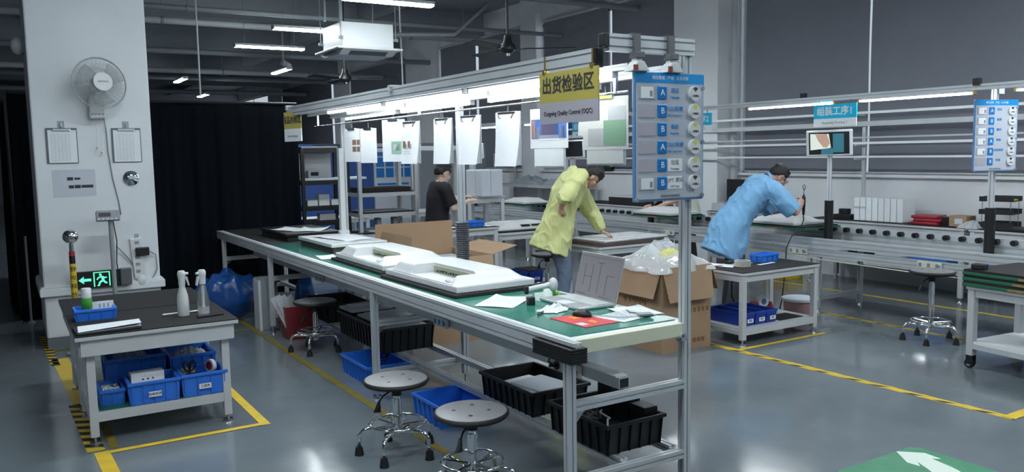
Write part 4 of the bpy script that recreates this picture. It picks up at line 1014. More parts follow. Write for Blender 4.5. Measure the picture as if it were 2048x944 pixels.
MB().box(-.178, .178, -.003, -.0005, -.125, .125).build('sheet', 'paper_grey', t)
MB().box(-.06, -.01, -.0036, -.003, .025, .055).box(.0, .05, -.0036, -.003, .03, .05).box(-.05, -.005, -.0036, -.003, -.05, -.02).box(.0, .05, -.0036, -.003, -.05, -.018).box(.055, .155, -.0036, -.003, -.047, -.02).build('pictures', 'ink', t)
t = thing('steel_bell', 'round chrome bell fixed to the pillar below the right clipboard', 'bell', (1.06, PY, 1.575))
MB().lathe([(.072, 0), (.076, .008), (.072, .016), (.055, .022), (.045, .03), (.001, .038)], n=32).build('dome', 'chrome', t, smooth=40).rotation_euler = (R(90), 0, 0)
MB().box(-.025, .04, -.044, -.034, -.008, .022).build('striker', 'paper_grey', t, bevel=.004)
t = thing('weighing_display', 'grey scale display on a pole in front of the pillar', 'scale', (.83, 8.45, 0))
MB().cyl((0, 0, .03), (0, 0, 1.19), .020, n=14).build('pole', 'pipe_grey', t, smooth=40)
MB().box(-.11, .07, -.14, .10, 0, .03).build('foot', 'pipe_grey', t, bevel=.005)
MB().obox((-.02, -.02, 1.24), (.20, .06, .095), (R(-14), 0, 0)).build('head', 'pipe_grey', t, bevel=.008)
mb = MB().obox((-.05, -.052, 1.255), (.10, .004, .035), (R(-14), 0, 0)); mb.build('display_window', 'black_plastic', t)
mb = MB()
for i in range(5): mb.obox((-.10+i*.036, -.058, 1.215), (.022, .004, .014), (R(-14), 0, 0))
mb.build('key', 'paper_grey', t)
MB().tube([(.02, -.0, 1.2), (.045, .02, 1.0), (.03, .0, .8), (.05, .03, .6)], .005).build('cable', 'black_plastic', t, smooth=True)
t = thing('static_discharge_post', 'post with a chrome ball and a yellow warning sleeve', 'post', (.49, 8.36, 0))
MB().cyl((0, 0, .02), (0, 0, 1.02), .019, n=16).build('post', 'steel', t, smooth=40); MB().cyl((0, 0, 0), (0, 0, .02), .10, n=24).build('base', 'steel', t, smooth=40)
MB().sph((0, 0, 1.075), .068, 28).build('ball', 'chrome', t, smooth=True)
sl = MB().cyl((0, 0, .38), (0, 0, .83), .027, n=18).build('warning_sleeve', 'tape_y', t, smooth=40)
MB().cyl((0, 0, .83), (0, 0, .90), .025, n=18).build('black_collar', 'black_plastic', t, smooth=40); MB().cyl((0, 0, .885), (0, 0, .94), .024, n=18).build('copper_collar', 'red_box', t, smooth=40)
for i, ch in enumerate('静电释放仪'): text(ch, .05, 'ink', sl, (0, -.0275, .78-i*.078))
t = thing('exit_sign', 'black emergency exit sign with a glowing green running figure and arrow', 'exit sign', (.735, 8.64, .555), R(0))
MB().box(-.235, .245, -.02, .015, 0, .16).build('panel', 'black_plastic', t, bevel=.004)
MB().add([(-.19, -.0215, .08), (-.145, -.0215, .115), (-.148, -.0215, .092), (-.085, -.0215, .092), (-.085, -.0215, .068), (-.148, -.0215, .068), (-.145, -.0215, .045)], [(6, 5, 4, 3, 2, 1, 0)]).build('arrow', 'green_glow', t)
mb = MB().box(-.064, -.055, -.0218, -.02, .012, .148).box(.068, .077, -.0218, -.02, .012, .148).box(-.055, .068, -.0218, -.02, .141, .148)
mb.cyl((-.005, -.0218, .122), (-.005, -.02, .122), .011, n=14)
def limb(a, b, r_=.008):
    a = Vector((a[0], 0, a[1])); b = Vector((b[0], 0, b[1])); d = (b-a).normalized(); n_ = Vector((-d.z, 0, d.x))*r_
    mb.add([tuple(p+Vector((0, -.0218, 0))) for p in (a-n_, b-n_, b+n_, a+n_)], [(0, 1, 2, 3)])
limb((.008, .105), (.018, .065), .010); limb((.008, .104), (-.025, .095), .006); limb((-.025, .095), (-.035, .075), .005); limb((.01, .104), (.035, .088), .006); limb((.035, .088), (.048, .098), .005)
limb((.016, .068), (-.012, .05), .008); limb((-.012, .05), (-.022, .018), .007); limb((.018, .066), (.035, .045), .008); limb((.035, .045), (.05, .04), .007); limb((-.022, .02), (-.034, .02), .005)
mb.build('running_figure', 'green_glow', t)
t = thing('door_block', 'dark box standing right of the exit sign behind the scale pole', 'box', (.93, 8.62, .50)); MB().box(-.03, .07, -.02, .04, .06, .22).build('body', 'alu_dark', t, bevel=.006)
t = thing('socket_strip', 'white wall socket strip with a black adapter on the pillar', 'power strip', (1.085, PY, .985), R(0))
mb = MB().obox((-.01, -.016, -.19), (.105, .03, .40), (0, R(-4), 0)); mb.build('body', 'white_plastic', t, bevel=.008)
MB().box(-.03, .01, -.004, 0, -.01, .05).build('hook', 'film', t)
mb = MB()
for i in range(5): mb.box(-.035, .005, -.0325, -.031, -.33+i*.07, -.30+i*.07)
mb.build('socket', 'pipe_grey', t)
MB().box(-.03, .09, -.075, -.032, -.16, -.08).build('adapter', 'black_plastic', t, bevel=.008)
MB().sph((.01, -.035, -.41), (.05, .03, .06), 14).build('white_plug', 'white_plastic', t, smooth=True)
MB().tube([(.085, -.05, -.12), (.15, -.03, -.16), (.16, -.02, -.3), (.10, -.02, -.42), (.06, -.02, -.46)], .005).build('cable', 'ink_grey', t, smooth=True)
MB().tube([(-.05, -.02, -.25), (-.14, -.03, -.12), (-.2, -.06, -.05)], .005).build('cable', 'ink_grey', t, smooth=True)
t = thing('corner_lamp', 'round white emergency lamp high on the pillar left side', 'lamp', (.245, 9.1, 2.83)); MB().sph((-.04, 0, 0), (.06, .085, .085), 18).build('lens', 'white_plastic', t, smooth=True)
MB().box(-.01, .015, -.07, .07, -.07, .07).build('base_plate', 'pipe_grey', t, bevel=.004)

# ---------------------------------------------------------------- stools
def stool(loc, rz, h, label, seat='stool_seat', group='round lab stools', ring=.16):
    t = thing('lab_stool', label, 'stool', loc, rz, group)
    MB().lathe([(.001, h-.038), (.12, h-.036), (.172, h-.030), (.19, h-.016), (.186, h-.003), (.176, h), (.001, h)], n=48).build('seat', 'stool_seat', t, smooth=45)
    MB().lathe([(.15, h-.040), (.183, h-.030), (.194, h-.016), (.190, h-.005), (.184, h-.0015)], n=48).build('seat_edge', 'black_rubber', t, smooth=45)
    mb = MB()
    for a in range(4): mb.cyl((.09*math.cos(a*PI/2+.5), .09*math.sin(a*PI/2+.5), h-.003), (.09*math.cos(a*PI/2+.5), .09*math.sin(a*PI/2+.5), h+.0007), .011, n=14)
    mb.build('seat_screw', 'black_plastic', t)
    MB().box(-.07, .07, -.07, .07, h-.055, h-.038).cyl((0, 0, h-.10), (0, 0, h-.05), .030, n=18).build('mount', 'black_plastic', t)
    MB().cyl((0, 0, .10), (0, 0, h-.12), .026, n=20).build('gas_column', 'chrome', t, smooth=40); MB().cyl((0, 0, h-.13), (0, 0, h-.055), .018, n=20).build('piston', 'chrome', t, smooth=40)
    MB().tube([(-.03, 0, h-.065), (-.10, -.01, h-.085), (-.13, -.012, h-.115)], .005).build('lever', 'black_plastic', t, smooth=True)
    MB().prism([(h-.105, -.125), (h-.17, -.165), (h-.175, -.12)], 'y', -.02, .0).build('lever_paddle', 'black_plastic', t, bevel=.003)
    MB().tube([(ring*math.cos(2*PI*i/40), ring*math.sin(2*PI*i/40), .185) for i in range(40)], .0085, n=10, closed=True).build('foot_ring', 'chrome', t, smooth=True)
    mb = MB()
    for k in range(5):
        a = 2*PI*k/5+PI/5; mb.cyl((.02*math.cos(a), .02*math.sin(a), .17), (ring*math.cos(a), ring*math.sin(a), .185), .007, n=8)
    mb.build('ring_spoke', 'chrome', t, smooth=40)
    for k in range(5):
        a = 2*PI*k/5; c, s_ = math.cos(a), math.sin(a)
        lg = MB().tube([(r_*c, r_*s_, z) for r_, z in ((.015, .13), (.09, .145), (.165, .155), (.20, .148), (.222, .12), (.228, .055))], .0125, n=10).build('leg', 'chrome', t, smooth=True)
        MB().cyl((.228*c, .228*s_, 0), (.228*c, .228*s_, .05), .028, .02, n=14).build('foot_cap', 'black_rubber', lg, smooth=40)
    return t
st = stool((1.885, 4.385, 0), R(10), .452, 'round grey stool left of the nearest one, fully in view')
stool((1.955, 3.60, 0), R(30), .452, 'nearest round grey stool, cut by the bottom edge of the photo')
stool((2.33, 7.20, 0), R(20), .46, 'dark round stool tucked under the bench beside the red bucket')
stool((7.03, 4.25, 0), R(-12), .642, 'tall round stool on the right in front of the conveyor')
stool((5.46, 8.08, 0), R(5), .56, 'dark round stool behind the worker in the yellow jacket')
# ---------------------------------------------------------------- trolley in front of the blue smock
table((6.03, 5.37, 0), 1.03, .60, .655, 'grey trolley table with a black top behind the big cardboard box', name='work_trolley', mat_='black_mat', shelf=.15, shelf_mat=None, cat='trolley')
K = .6612
crate('blue_tray', (6.27, 5.50, K), .25, .14, .075, 'blue_plastic', 'bright blue parts tray on the black topped trolley', cat='tray', lip=.008, rz=R(4))
t = thing('tape_roll', 'wide roll of brown packing tape on the black topped trolley', 'tape', (5.84, 5.38, K))
mb = MB()
n = 40
for k in range(n):
    a, b = 2*PI*k/n, 2*PI*(k+1)/n
    def q(r_, a_, z): return (r_*math.cos(a_), r_*math.sin(a_), z)
    mb.add([q(.075, a, 0), q(.075, b, 0), q(.075, b, .055), q(.075, a, .055), q(.045, a, 0), q(.045, b, 0), q(.045, b, .055), q(.045, a, .055)], [(0, 1, 2, 3), (5, 4, 7, 6), (3, 2, 6, 7), (1, 0, 4, 5)])
mb.build('tape', 'tape_brown', t, smooth=40)
MB().lathe([(.0455, .001), (.0455, .054)], n=32).build('core', 'tape_core', t, smooth=40)
sheet('paper_sheet', (5.70, 5.54, K), .21, .28, R(35), 'white sheet with red print on the trolley left corner')
o = MB().prism([(-.05, -.02), (.05, -.03), (.06, .02), (-.03, .04)], 'z', 0, .003).build('red_label', 'red_box'); o.location = (5.64, 5.50, K+.004); tag(o, 'red label on the white sheet on the trolley', 'label')
sheet('paper_sheet', (5.98, 5.53, K), .20, .15, R(10), 'white slip behind the brown tape roll', curl=.004)
sheet('paper_sheet', (6.14, 5.36, K), .26, .04, R(8), 'narrow white strip beside the brown tape roll', curl=.001)
sheet('paper_sheet', (6.47, 5.56, K), .10, .05, R(8), 'small white slip right of the blue parts tray', curl=.001)
o = MB().box(-.04, .04, -.025, .025, 0, .03).build('black_holder', 'black_plastic', bevel=.006); o.location = (5.87, 5.57, K); tag(o, 'small black holder behind the tape roll', 'holder')
for i, x in enumerate((5.68, 5.83, 5.975)):
    crate('parts_bin', (x, 5.37, .1502), .135, .46, .12, 'blue_dark', ('leftmost long blue parts bin on the trolley shelf', 'middle long blue parts bin on the trolley shelf', 'rightmost long blue parts bin on the trolley shelf, beside the red dispenser')[i], lip=.004, ribs=False, tagl=('零件',), cat='bin', group='parts bins on the trolley shelf')
t = thing('tape_dispenser', 'dark red tape dispenser with a white roll on the trolley shelf', 'tape dispenser', (6.20, 5.47, .1502), R(-8))
MB().add(
    [(x, y, z) for y in (-.035, .035) for x, z in ((-.12, 0), (.12, 0), (.12, .07), (.10, .12), (.07, .07), (-.04, .07), (-.07, .13), (-.12, .12))],
    [(0, 1, 2, 3, 4, 5, 6, 7), (15, 14, 13, 12, 11, 10, 9, 8)] + [(i, 8+i, 8+(i+1) % 8, (i+1) % 8) for i in range(8)]).build('body', 'red_box', t, bevel=.004)
MB().cyl((.015, -.022, .125), (.015, .022, .125), .06, n=28).build('roll', 'paper', t, smooth=40); MB().cyl((.015, -.024, .125), (.015, .024, .125), .03, n=20).build('core', 'tape_core', t, smooth=40)
o = MB().box(6.10, 6.42, 5.15, 5.36, .1502, .156).build('shelf_mat', 'black_mat'); tag(o, 'dark mat on the right of the trolley shelf', 'mat')
t = thing('plastic_pail', 'dull pink round pail on the floor behind the trolley', 'pail', (6.80, 5.50, 0))
MB().lathe([(.001, 0), (.13, 0), (.145, .02), (.16, .22), (.172, .225), (.172, .24), (.155, .24), (.135, .02), (.001, .015)], n=36).build('body', 'pink_plastic', t, smooth=40)
MB().lathe([(.16, .222), (.176, .222), (.176, .245), (.158, .245)], n=36).build('rim', 'paper_grey', t, smooth=40)
MB().box(.12, .17, -.08, -.02, .22, .262).build('handle_clip', 'black_plastic', t, bevel=.004)
mb = MB().tube([(6.02, 5.72, .66), (6.05, 5.71, .5), (6.06, 5.72, .3), (6.18, 5.70, .08), (6.4, 5.74, .02), (6.9, 5.8, .008)], .007)
tag(mb.build('floor_cable', 'black_plastic', smooth=True), 'black cable hanging behind the trolley to the floor', 'cable')

# ---------------------------------------------------------------- cardboard boxes
def flap(t, p0, p1, d, L, m='card', taper=.03):
    # a flap along edge p0-p1 falling in direction d
    p0, p1, d = Vector(p0), Vector(p1), Vector(d).normalized(); e = (p1-p0).normalized(); n = e.cross(d).normalized()*.0025
    q = [p0, p1, p1+d*L-e*taper, p0+d*L+e*taper]
    return MB().add([tuple(v-n) for v in q]+[tuple(v+n) for v in q], [(3, 2, 1, 0), (4, 5, 6, 7), (0, 1, 5, 4), (1, 2, 6, 5), (2, 3, 7, 6), (3, 0, 4, 7)]).build('flap', m, t)
def openbox(t, x, y, h, th=.006):
    b = MB().box(-x, x, -y, -y+th, 0, h).box(-x, x, y-th, y, 0, h).box(-x, -x+th, -y+th, y-th, 0, h).box(x-th, x, -y+th, y-th, 0, h).box(-x+th, x-th, -y+th, y-th, 0, th)
    return b.build('carton', 'card', t)
t = thing('cardboard_box', 'large open brown cardboard box filled with plastic film, behind the bench end', 'cardboard box', (5.03, 5.59, 0), R(-1))
bx, by, bh = .285, .325, .745
openbox(t, bx, by, bh)
flap(t, (-bx-.002, by, bh), (-bx-.002, -by, bh), (-.26, 0, -1), .27); flap(t, (-bx, -by-.002, bh), (bx, -by-.002, bh), (0, -.24, -1), .30)
flap(t, (bx+.002, -by, bh), (bx+.002, by, bh), (.5, 0, -1), .27); flap(t, (bx, by+.002, bh), (-bx, by+.002, bh), (0, .5, -1), .28)
mb = MB()
mb.add([(-bx-.0008, .20, .43), (-bx-.0008, .17, .46), (-bx-.0008, .14, .43), (-bx-.0008, .17, .385)], [(0, 3, 2, 1)])
mb.build('printed_logo', 'card_print', t); mb = MB()
for i in range(7): mb.box(-bx-.001, -bx-.0002, .09-i*.035, .115-i*.035, .40+(.012 if i % 2 else 0), .445)
mb.build('printed_name', 'card_print', t); mb = MB()
for i in range(5): mb.box(bx*.1+i*.05, bx*.1+.03+i*.05, -by-.001, -by-.0002, .33, .37)
mb.build('printed_code', 'card_print', t); mb = MB()
for i in range(3): mb.box(bx*.25+i*.05, bx*.25+.04+i*.05, -by-.001, -by-.0002, .06, .10)
mb.build('printed_marks', 'card_print', t)
def film_heap(loc, w_, d, h, label, seed, m='film', holes=.0):
    g = MB().grid(lambda u, v: ((u-.5)*w_*(1+.06*math.sin(v*17)), (v-.5)*d*(1+.06*math.sin(u*15)), h*(max(0, math.sin(u*PI)*math.sin(v*PI))**.5)*(.72+.42*noise.noise(Vector((u*4+seed, v*4, 0)))+.12*abs(noise.noise(Vector((u*9, v*9+seed, 2)))))+.006*noise.noise(Vector((u*24, v*24, seed)))), 54, 54)
    o = g.build('plastic_film', m, smooth=True); o.location = loc; tag(o, label, 'plastic film'); return o
film_heap((5.02, 5.60, .70), .66, .72, .22, 'heap of clear plastic film bulging out of the large cardboard box', 3, 'film_dense')
film_heap((5.16, 5.72, .80), .36, .34, .17, 'tall loose bag of clear film on top of the film heap', 8, 'film')
o = film_heap((5.04, 5.50, .80), .24, .18, .10, 'yellow tinted film piece in the film heap', 12, 'film'); o.data.materials[0] = mat('film_yellow', (.75, .72, .18), .2, alpha=.5)
t = thing('cardboard_box', 'open brown cardboard box with raised flaps behind the middle of the bench', 'cardboard box', (3.48, 7.10, 0))
bx, by, bh = .425, .40, .80
openbox(t, bx, by, bh)
flap(t, (-bx, by, bh), (bx, by, bh), (0, .04, 1), .28, taper=.005); flap(t, (-bx, -by, bh), (-bx, by, bh), (.25, 0, 1), .22, 'card', .05)
flap(t, (bx, by, bh), (bx, -by, bh), (1, 0, .22), .30); flap(t, (bx, -by-.002, bh), (-bx, -by-.002, bh), (0, -.5, -1), .16)
MB().box(.24, .4, -by-.0012, -by-.0002, .35, .5).build('printed_marks', 'card_print', t)
tag(MB().box(3.09, 3.87, 6.74, 7.46, .62, .74).build('grey_foam_sheet', 'paper_grey'), 'grey foam filling in the cardboard box behind the bench', 'foam')

# ---------------------------------------------------------------- display trolleys behind the bench
table((5.44, 8.72, 0), .95, .70, .80, 'grey trolley with a display on top, left of the yellow jacket', name='work_trolley', shelf=.14, cat='trolley')
def flat_display(loc, rz, label, slots=True):
    t = thing('display_panel', label, 'display', loc, rz, 'white displays on trolleys')
    W, L = .43, .29
    MB().box(-W-.03, W+.03, -L-.02, L+.02, 0, .02).build('foam_pad', 'black_foam', t)
    mb = MB(); a = [(-W, -L), (W, -L), (W, L), (-W, L)]; c = [(-W+.16, -L+.10), (W-.16, -L+.10), (W-.16, L-.10), (-W+.16, L-.10)]
    mb.v = [Vector((x, y, .02)) for x, y in a]+[Vector((x, y, .05)) for x, y in a]+[Vector((x, y, .105)) for x, y in c]
    mb.f = [[3, 2, 1, 0]]+[[k*4+i, k*4+(i+1) % 4, (k+1)*4+(i+1) % 4, (k+1)*4+i] for k in range(2) for i in range(4)]+[[8, 9, 10, 11]]; mb.m = [0]*len(mb.f)
    mb.build('frame', 'white_plastic', t, bevel=.012, seg=3)
    if slots:
        s_ = MB()
        for x0, x1 in ((-.10, .03), (.05, .33)): s_.add([(x0, -L+.012, .062), (x1, -L+.012, .062), (x1, -L+.05, .083), (x0, -L+.05, .083)], [(0, 1, 2, 3)]).add([(x0, -L+.010, .060), (x1, -L+.010, .060), (x1, -L+.012, .062), (x0, -L+.012, .062)], [(0, 1, 2, 3)])
        s_.build('slot', 'black_plastic', t)
    return t
flat_display((5.44, 8.72, .80), R(0), 'white display with two black slots on the far trolley')
for i, x in enumerate((5.10, 5.33, 5.56)):
    crate('parts_bin', (x, 8.66, .1402), .20, .40, .15, 'blue_dark', ('left blue bin on the shelf of the far display trolley', 'middle blue bin with white labels on the far display trolley', 'right blue bin on the shelf of the far display trolley')[i], lip=.004, ribs=False, tagl=('物料',), cat='bin')
tag(MB().box(5.47, 5.75, 8.50, 8.84, .293, .30).build('black_sheet', 'black_foam'), 'black sheet lying over the right blue bin of the far trolley', 'sheet')
table((5.80, 7.16, 0), 1.02, .62, .745, 'grey trolley table the worker in the yellow jacket leans over', name='work_trolley', mat_='brown_foam', shelf=.14, cat='trolley')
t = thing('display_panel', 'white flat display under the hand of the worker in the yellow jacket', 'display', (5.83, 7.18, .752), R(4))
MB().box(-.50, .47, -.29, .29, 0, .035).build('foam_pad', 'brown_foam', t, bevel=.004)
MB().box(-.47, .48, -.28, .28, .0352, .058).build('frame', 'white_plastic', t, bevel=.008)
MB().box(-.40, .40, -.20, .22, .058, .068).build('back_cover', 'white_plastic', t, bevel=.008)
MB().box(-.12, .02, -.283, -.279, .04, .054).box(.06, .26, -.283, -.279, .04, .054).build('slot', 'powder', t)
table((4.36, 8.25, 0), .80, .50, .925, 'pale work table with a blue tray in front of the worker in black', mat_='black_foam', shelf=.2)
crate('blue_tray', (4.50, 8.20, .9312), .26, .16, .06, 'blue_plastic', 'blue tray on the pale table in front of the worker in black', cat='tray', lip=.006)
sheet('paper_sheet', (4.18, 8.22, .9312), .28, .20, R(10), 'white paper left of the blue tray near the worker in black', curl=.004)
sheet('paper_sheet', (4.68, 8.14, .9312), .10, .16, R(10), 'white slip right of the blue tray near the worker in black', curl=.004)

# ---------------------------------------------------------------- racks behind the bench
def rack(loc, w_, d, h, label, shelves, fm='powder', sm='black_foam', post=.045, name='storage_rack', back=False, top=True):
    t = thing(name, label, 'rack', loc)
    x, y = w_/2, d/2
    for sx in (-1, 1):
        for sy in (-1, 1): MB().box(sx*x-post/2, sx*x+post/2, sy*y-post/2, sy*y+post/2, 0, h).build('post', fm, t, bevel=.003)
    for z in shelves:
        s_ = MB().box(-x+post/2, x-post/2, -y-post/2, -y+post/2-.005, z-.045, z).box(-x+post/2, x-post/2, y-post/2+.005, y+post/2, z-.045, z).box(-x-.005, -x+post/2-.01, -y+post/2, y-post/2, z-.045, z).box(x-post/2+.01, x+.005, -y+post/2, y-post/2, z-.045, z).build('shelf_frame', fm, t)
        MB().box(-x+post/2, x-post/2, -y+post/2, y-post/2, z-.012, z+.012).build('shelf_board', sm, t)
    return t
rack((4.02, 9.65, 0), .74, .50, 1.845, 'grey steel rack left of the worker in black', (.35, .80, 1.05, 1.30, 1.84))
rack((3.68, 10.95, 0), .62, .50, 1.85, 'black steel test rack at the far end of the bench', (.55, .88, 1.08, 1.42, 1.85), fm='black_plastic')
rack((4.93, 9.95, 0), .86, .46, 1.86, 'grey shelf frame above the head of the worker in black', (.55, 1.85,), sm='powder')
def lump(name, d, m, loc, label, cat, rz=0., bevel=.004, children=()):
    t = MB().box(-d[0]/2, d[0]/2, -d[1]/2, d[1]/2, 0, d[2]).build(name, m, bevel=bevel); t.location = loc; t.rotation_euler = (0, 0, rz); tag(t, label, cat)
    for cn, b, cm in children: MB().box(*b).build(cn, cm, t)
    return t
lump('grey_board', (.50, .42, .025), 'pipe_grey', (3.62, 10.93, 1.863), 'grey board lying on top of the black test rack', 'board')
lump('dark_board', (.30, .30, .02), 'black_foam', (3.80, 10.93, 1.889), 'dark pad on the grey board on the black test rack', 'pad')
lump('silver_panel', (1.0, .40, .03), 'paper_grey', (3.78, 10.95, 1.433), 'long silver panel sticking out of the black test rack', 'panel')
lump('white_control_panel', (.48, .04, .34), 'white_plastic', (3.66, 11.12, 1.4325+.031), 'white control panel at the back of the black test rack', 'panel')
lump('digital_meter', (.16, .10, .10), 'paper_grey', (3.60, 10.98, 1.4635), 'small grey digital meter in the black test rack', 'meter', children=(('display_window', (-.045, .06, -.053, -.05, .03, .08), 'black_plastic'),))
for i, (x, w_, h, z) in enumerate(((3.52, .14, .08, 1.0925), (3.68, .15, .15, 1.0925), (3.83, .10, .08, 1.0925), (3.72, .22, .09, .8925))):
    lump('white_box', (w_, .12, h), 'white_plastic', (x, 10.85, z), ('small white box on the left of the black test rack shelf', 'taller white box in the middle of the black test rack shelf', 'small white box on the right of the black test rack shelf', 'flat white box on the lower shelf of the black test rack')[i], 'box')
lump('grey_sheet', (.60, .40, .012), 'pipe_grey', (4.02, 9.65, 1.064), 'grey sheet metal part on the middle shelf of the grey rack', 'part')
lump('dark_display', (.64, .42, .05), 'black_foam', (4.02, 9.65, 1.3122), 'dark display lying on the upper shelf of the grey rack', 'display')
lump('grey_sheet', (.55, .40, .03), 'paper_grey', (4.04, 9.64, .8125), 'pale panel on the lower shelf of the grey rack', 'panel')
for i, x in enumerate((3.93, 4.15)):
    lump('grey_clamp', (.06, .10, .14), 'pipe_grey', (x, 9.55, .8425), ('left grey clamp on the lower rack shelf', 'right grey clamp on the lower rack shelf')[i], 'clamp')
t = thing('cable_cover', 'tall white vertical cable cover at the far bench post', 'cable cover', (2.895, 7.94, .88))
MB().box(-.03, .02, -.03, .03, .10, .95).build('cover', 'white_plastic', t, bevel=.004); MB().box(-.05, .05, -.045, .02, .0, .13).build('socket_box', 'white_plastic', t, bevel=.008)
MB().tube([(.05, 0, .10), (.12, .02, .08), (.3, .05, .08), (.5, .1, .05)], .007).build('cable', 'black_plastic', t, smooth=True)
lump('white_machine', (.32, .40, .34), 'paper_grey', (5.26, 9.2, 1.2103), 'white machine that the worker in black reaches to', 'machine', bevel=.015, children=(('door_line', (-.163, -.1595, -.06, -.055, .02, .34), 'pipe_grey'), ('door_line', (-.02, -.015, -.203, -.1995, .02, .34), 'pipe_grey')))
table((5.24, 9.36, 0), .56, .5, 1.21, 'grey stand carrying the white machine', name='machine_stand', shelf=.4, cat='stand')

# ---------------------------------------------------------------- assembly conveyor on the right
cv = thing('roller_conveyor', 'long aluminium roller conveyor along the right side of the hall', 'conveyor', (7.65, 8.0, 0))
def CV(fn, name, m, **kw):
    mb = MB(); fn(mb); return mb.build(name, m, cv, world=True, **kw)
CY0, CY1 = 2.2, 14.6
CV(lambda b: b.prof((7.30, CY0, .755), (7.30, CY1, .755), .05, .09), 'side_rail', 'alu')
CV(lambda b: b.prof((7.31, CY0, .645), (7.31, CY1, .645), .03, .08), 'lower_rail', 'alu')
CV(lambda b: b.prof((8.02, CY0, .755), (8.02, CY1, .755), .05, .09), 'side_rail', 'alu')
CV(lambda b: b.box(7.985, 8.035, CY0, CY1, .801, .865), 'roller_rail', 'alu')
CV(lambda b: b.box(7.345, 7.375, CY0, CY1, .70, .79), 'roller_rail', 'alu')
CV(lambda b: b.box(7.40, 7.98, CY0, CY1, .70, .715), 'bed_plate', 'pipe_grey')
for y in (2.6, 5.68, 8.6, 11.4, 14.3):
    for x in (7.32, 8.02):
        CV(lambda b: b.prof((x, y, .03), (x, y, .60 if x < 8 else .71), .045, .045), 'leg', 'alu')
        CV(lambda b: b.cyl((x, y, 0), (x, y, .03), .03, .02, n=14), 'foot', 'steel', smooth=40)
    CV(lambda b: b.prof((7.345, y, .16), (7.995, y, .16), .045, .045), 'rung', 'alu')
for i in range(74):
    y = 2.4+i*.163
    if y > 14.4: break
    CV(lambda b: b.cyl((7.93, y, .836), (7.985, y, .836), .027, n=12).cyl((7.915, y, .836), (7.93, y, .836), .012, n=8), 'roller', 'black_plastic', smooth=40)
def gantry(x, posts, rails, label, z_top, arm=None, name='light_gantry', sleeve=True, zb=0., pw=.045):
    t = thing(name, label, 'gantry', (x, posts[0], 0))
    for y in posts:
        MB().prof((x, y, zb+.0), (x, y, z_top), pw, pw).build('post', 'alu', t, world=True)
        if sleeve: MB().cyl((x, y, zb+.0), (x, y, 1.16), .046, n=18).build('post_sleeve', 'black_plastic', t, world=True, smooth=40)
        if arm: MB().box(x-arm, x+.05, y-.018, y+.018, z_top, z_top+.035).build('arm', 'alu_dark', t, world=True, bevel=.003); MB().box(x-arm-.03, x-arm+.02, y-.03, y+.03, z_top-.02, z_top+.045).build('arm_cap', 'black_plastic', t, world=True)
    for (rx, z, y0, y1, s_, m) in rails:
        MB().prof((rx, y0, z), (rx, y1, z), s_, s_).build('rail', m, t, world=True)
    return t
gantry(7.905, (4.23, 9.02, 11.1, 14.2), ((7.62, 2.275, 2.6, 14.4, .055, 'alu'), ), 'lamp gantry standing along the roller conveyor', 2.31, arm=.30, zb=.716)
lump('gantry_clamp', (.05, .06, .05), 'black_plastic', (7.62, 6.16, 2.303), 'small black clamp on the conveyor lamp rail above the screen', 'clamp')
for i, (y, lab) in enumerate(((4.86, 'lamp tube on the conveyor gantry nearest the right edge'), (6.35, 'lamp tube on the conveyor gantry above the screen'), (8.35, 'lamp tube on the conveyor gantry behind the button board'),
        (9.75, 'lamp tube on the conveyor gantry behind the yellow sign'), (11.3, 'lamp tube on the conveyor gantry behind the hanging photos'), (13.0, 'far lamp tube on the conveyor gantry'), (3.3, 'lamp tube on the conveyor gantry outside the right edge'))):
    t = thing('conveyor_lamp', lab, 'lamp', (7.62, y, 2.232), 0, 'tube lamps along the conveyor')
    MB().box(-.016, .016, -.60, .60, .0, .0145).build('housing', 'powder_white', t)
    MB().prism([(.0, -.016), (-.018, -.012), (-.018, .012), (.0, .016)], 'y', -.585, .585).build('diffuser', 'tube_line', t)
    for s_ in (-1, 1): MB().box(-.018, .018, s_*.597-.012, s_*.597+.012, -.02, .0145).build('end_cap', 'brass', t, bevel=.002)
def proc_sign(y, num, label):
    t = thing('process_sign', label, 'sign', (7.58, y, 1.975), R(-90))
    MB().box(-.265, .265, -.005, .005, .085, .235).build('upper_panel', 'sign_cyan', t); MB().box(-.265, .265, -.005, .005, 0, .085).build('lower_panel', 'sign_white', t)
    text('组装工序'+num, .10, 'paper', t, (0, -.0062, .158), bold=.002); text('Assembly Process '+num, .04, 'ink_grey', t, (0, -.0062, .04))
    MB().box(-.2, -.19, -.002, .002, .232, .275).box(.19, .2, -.002, .002, .232, .275).build('hanger', 'steel', t)
proc_sign(5.72, '1', 'blue and white process sign number 1 above the small screen')
proc_sign(7.78, '2', 'blue and white process sign number 2 beside the white column')
proc_sign(10.2, '3', 'blue and white process sign between the two hanging photos')
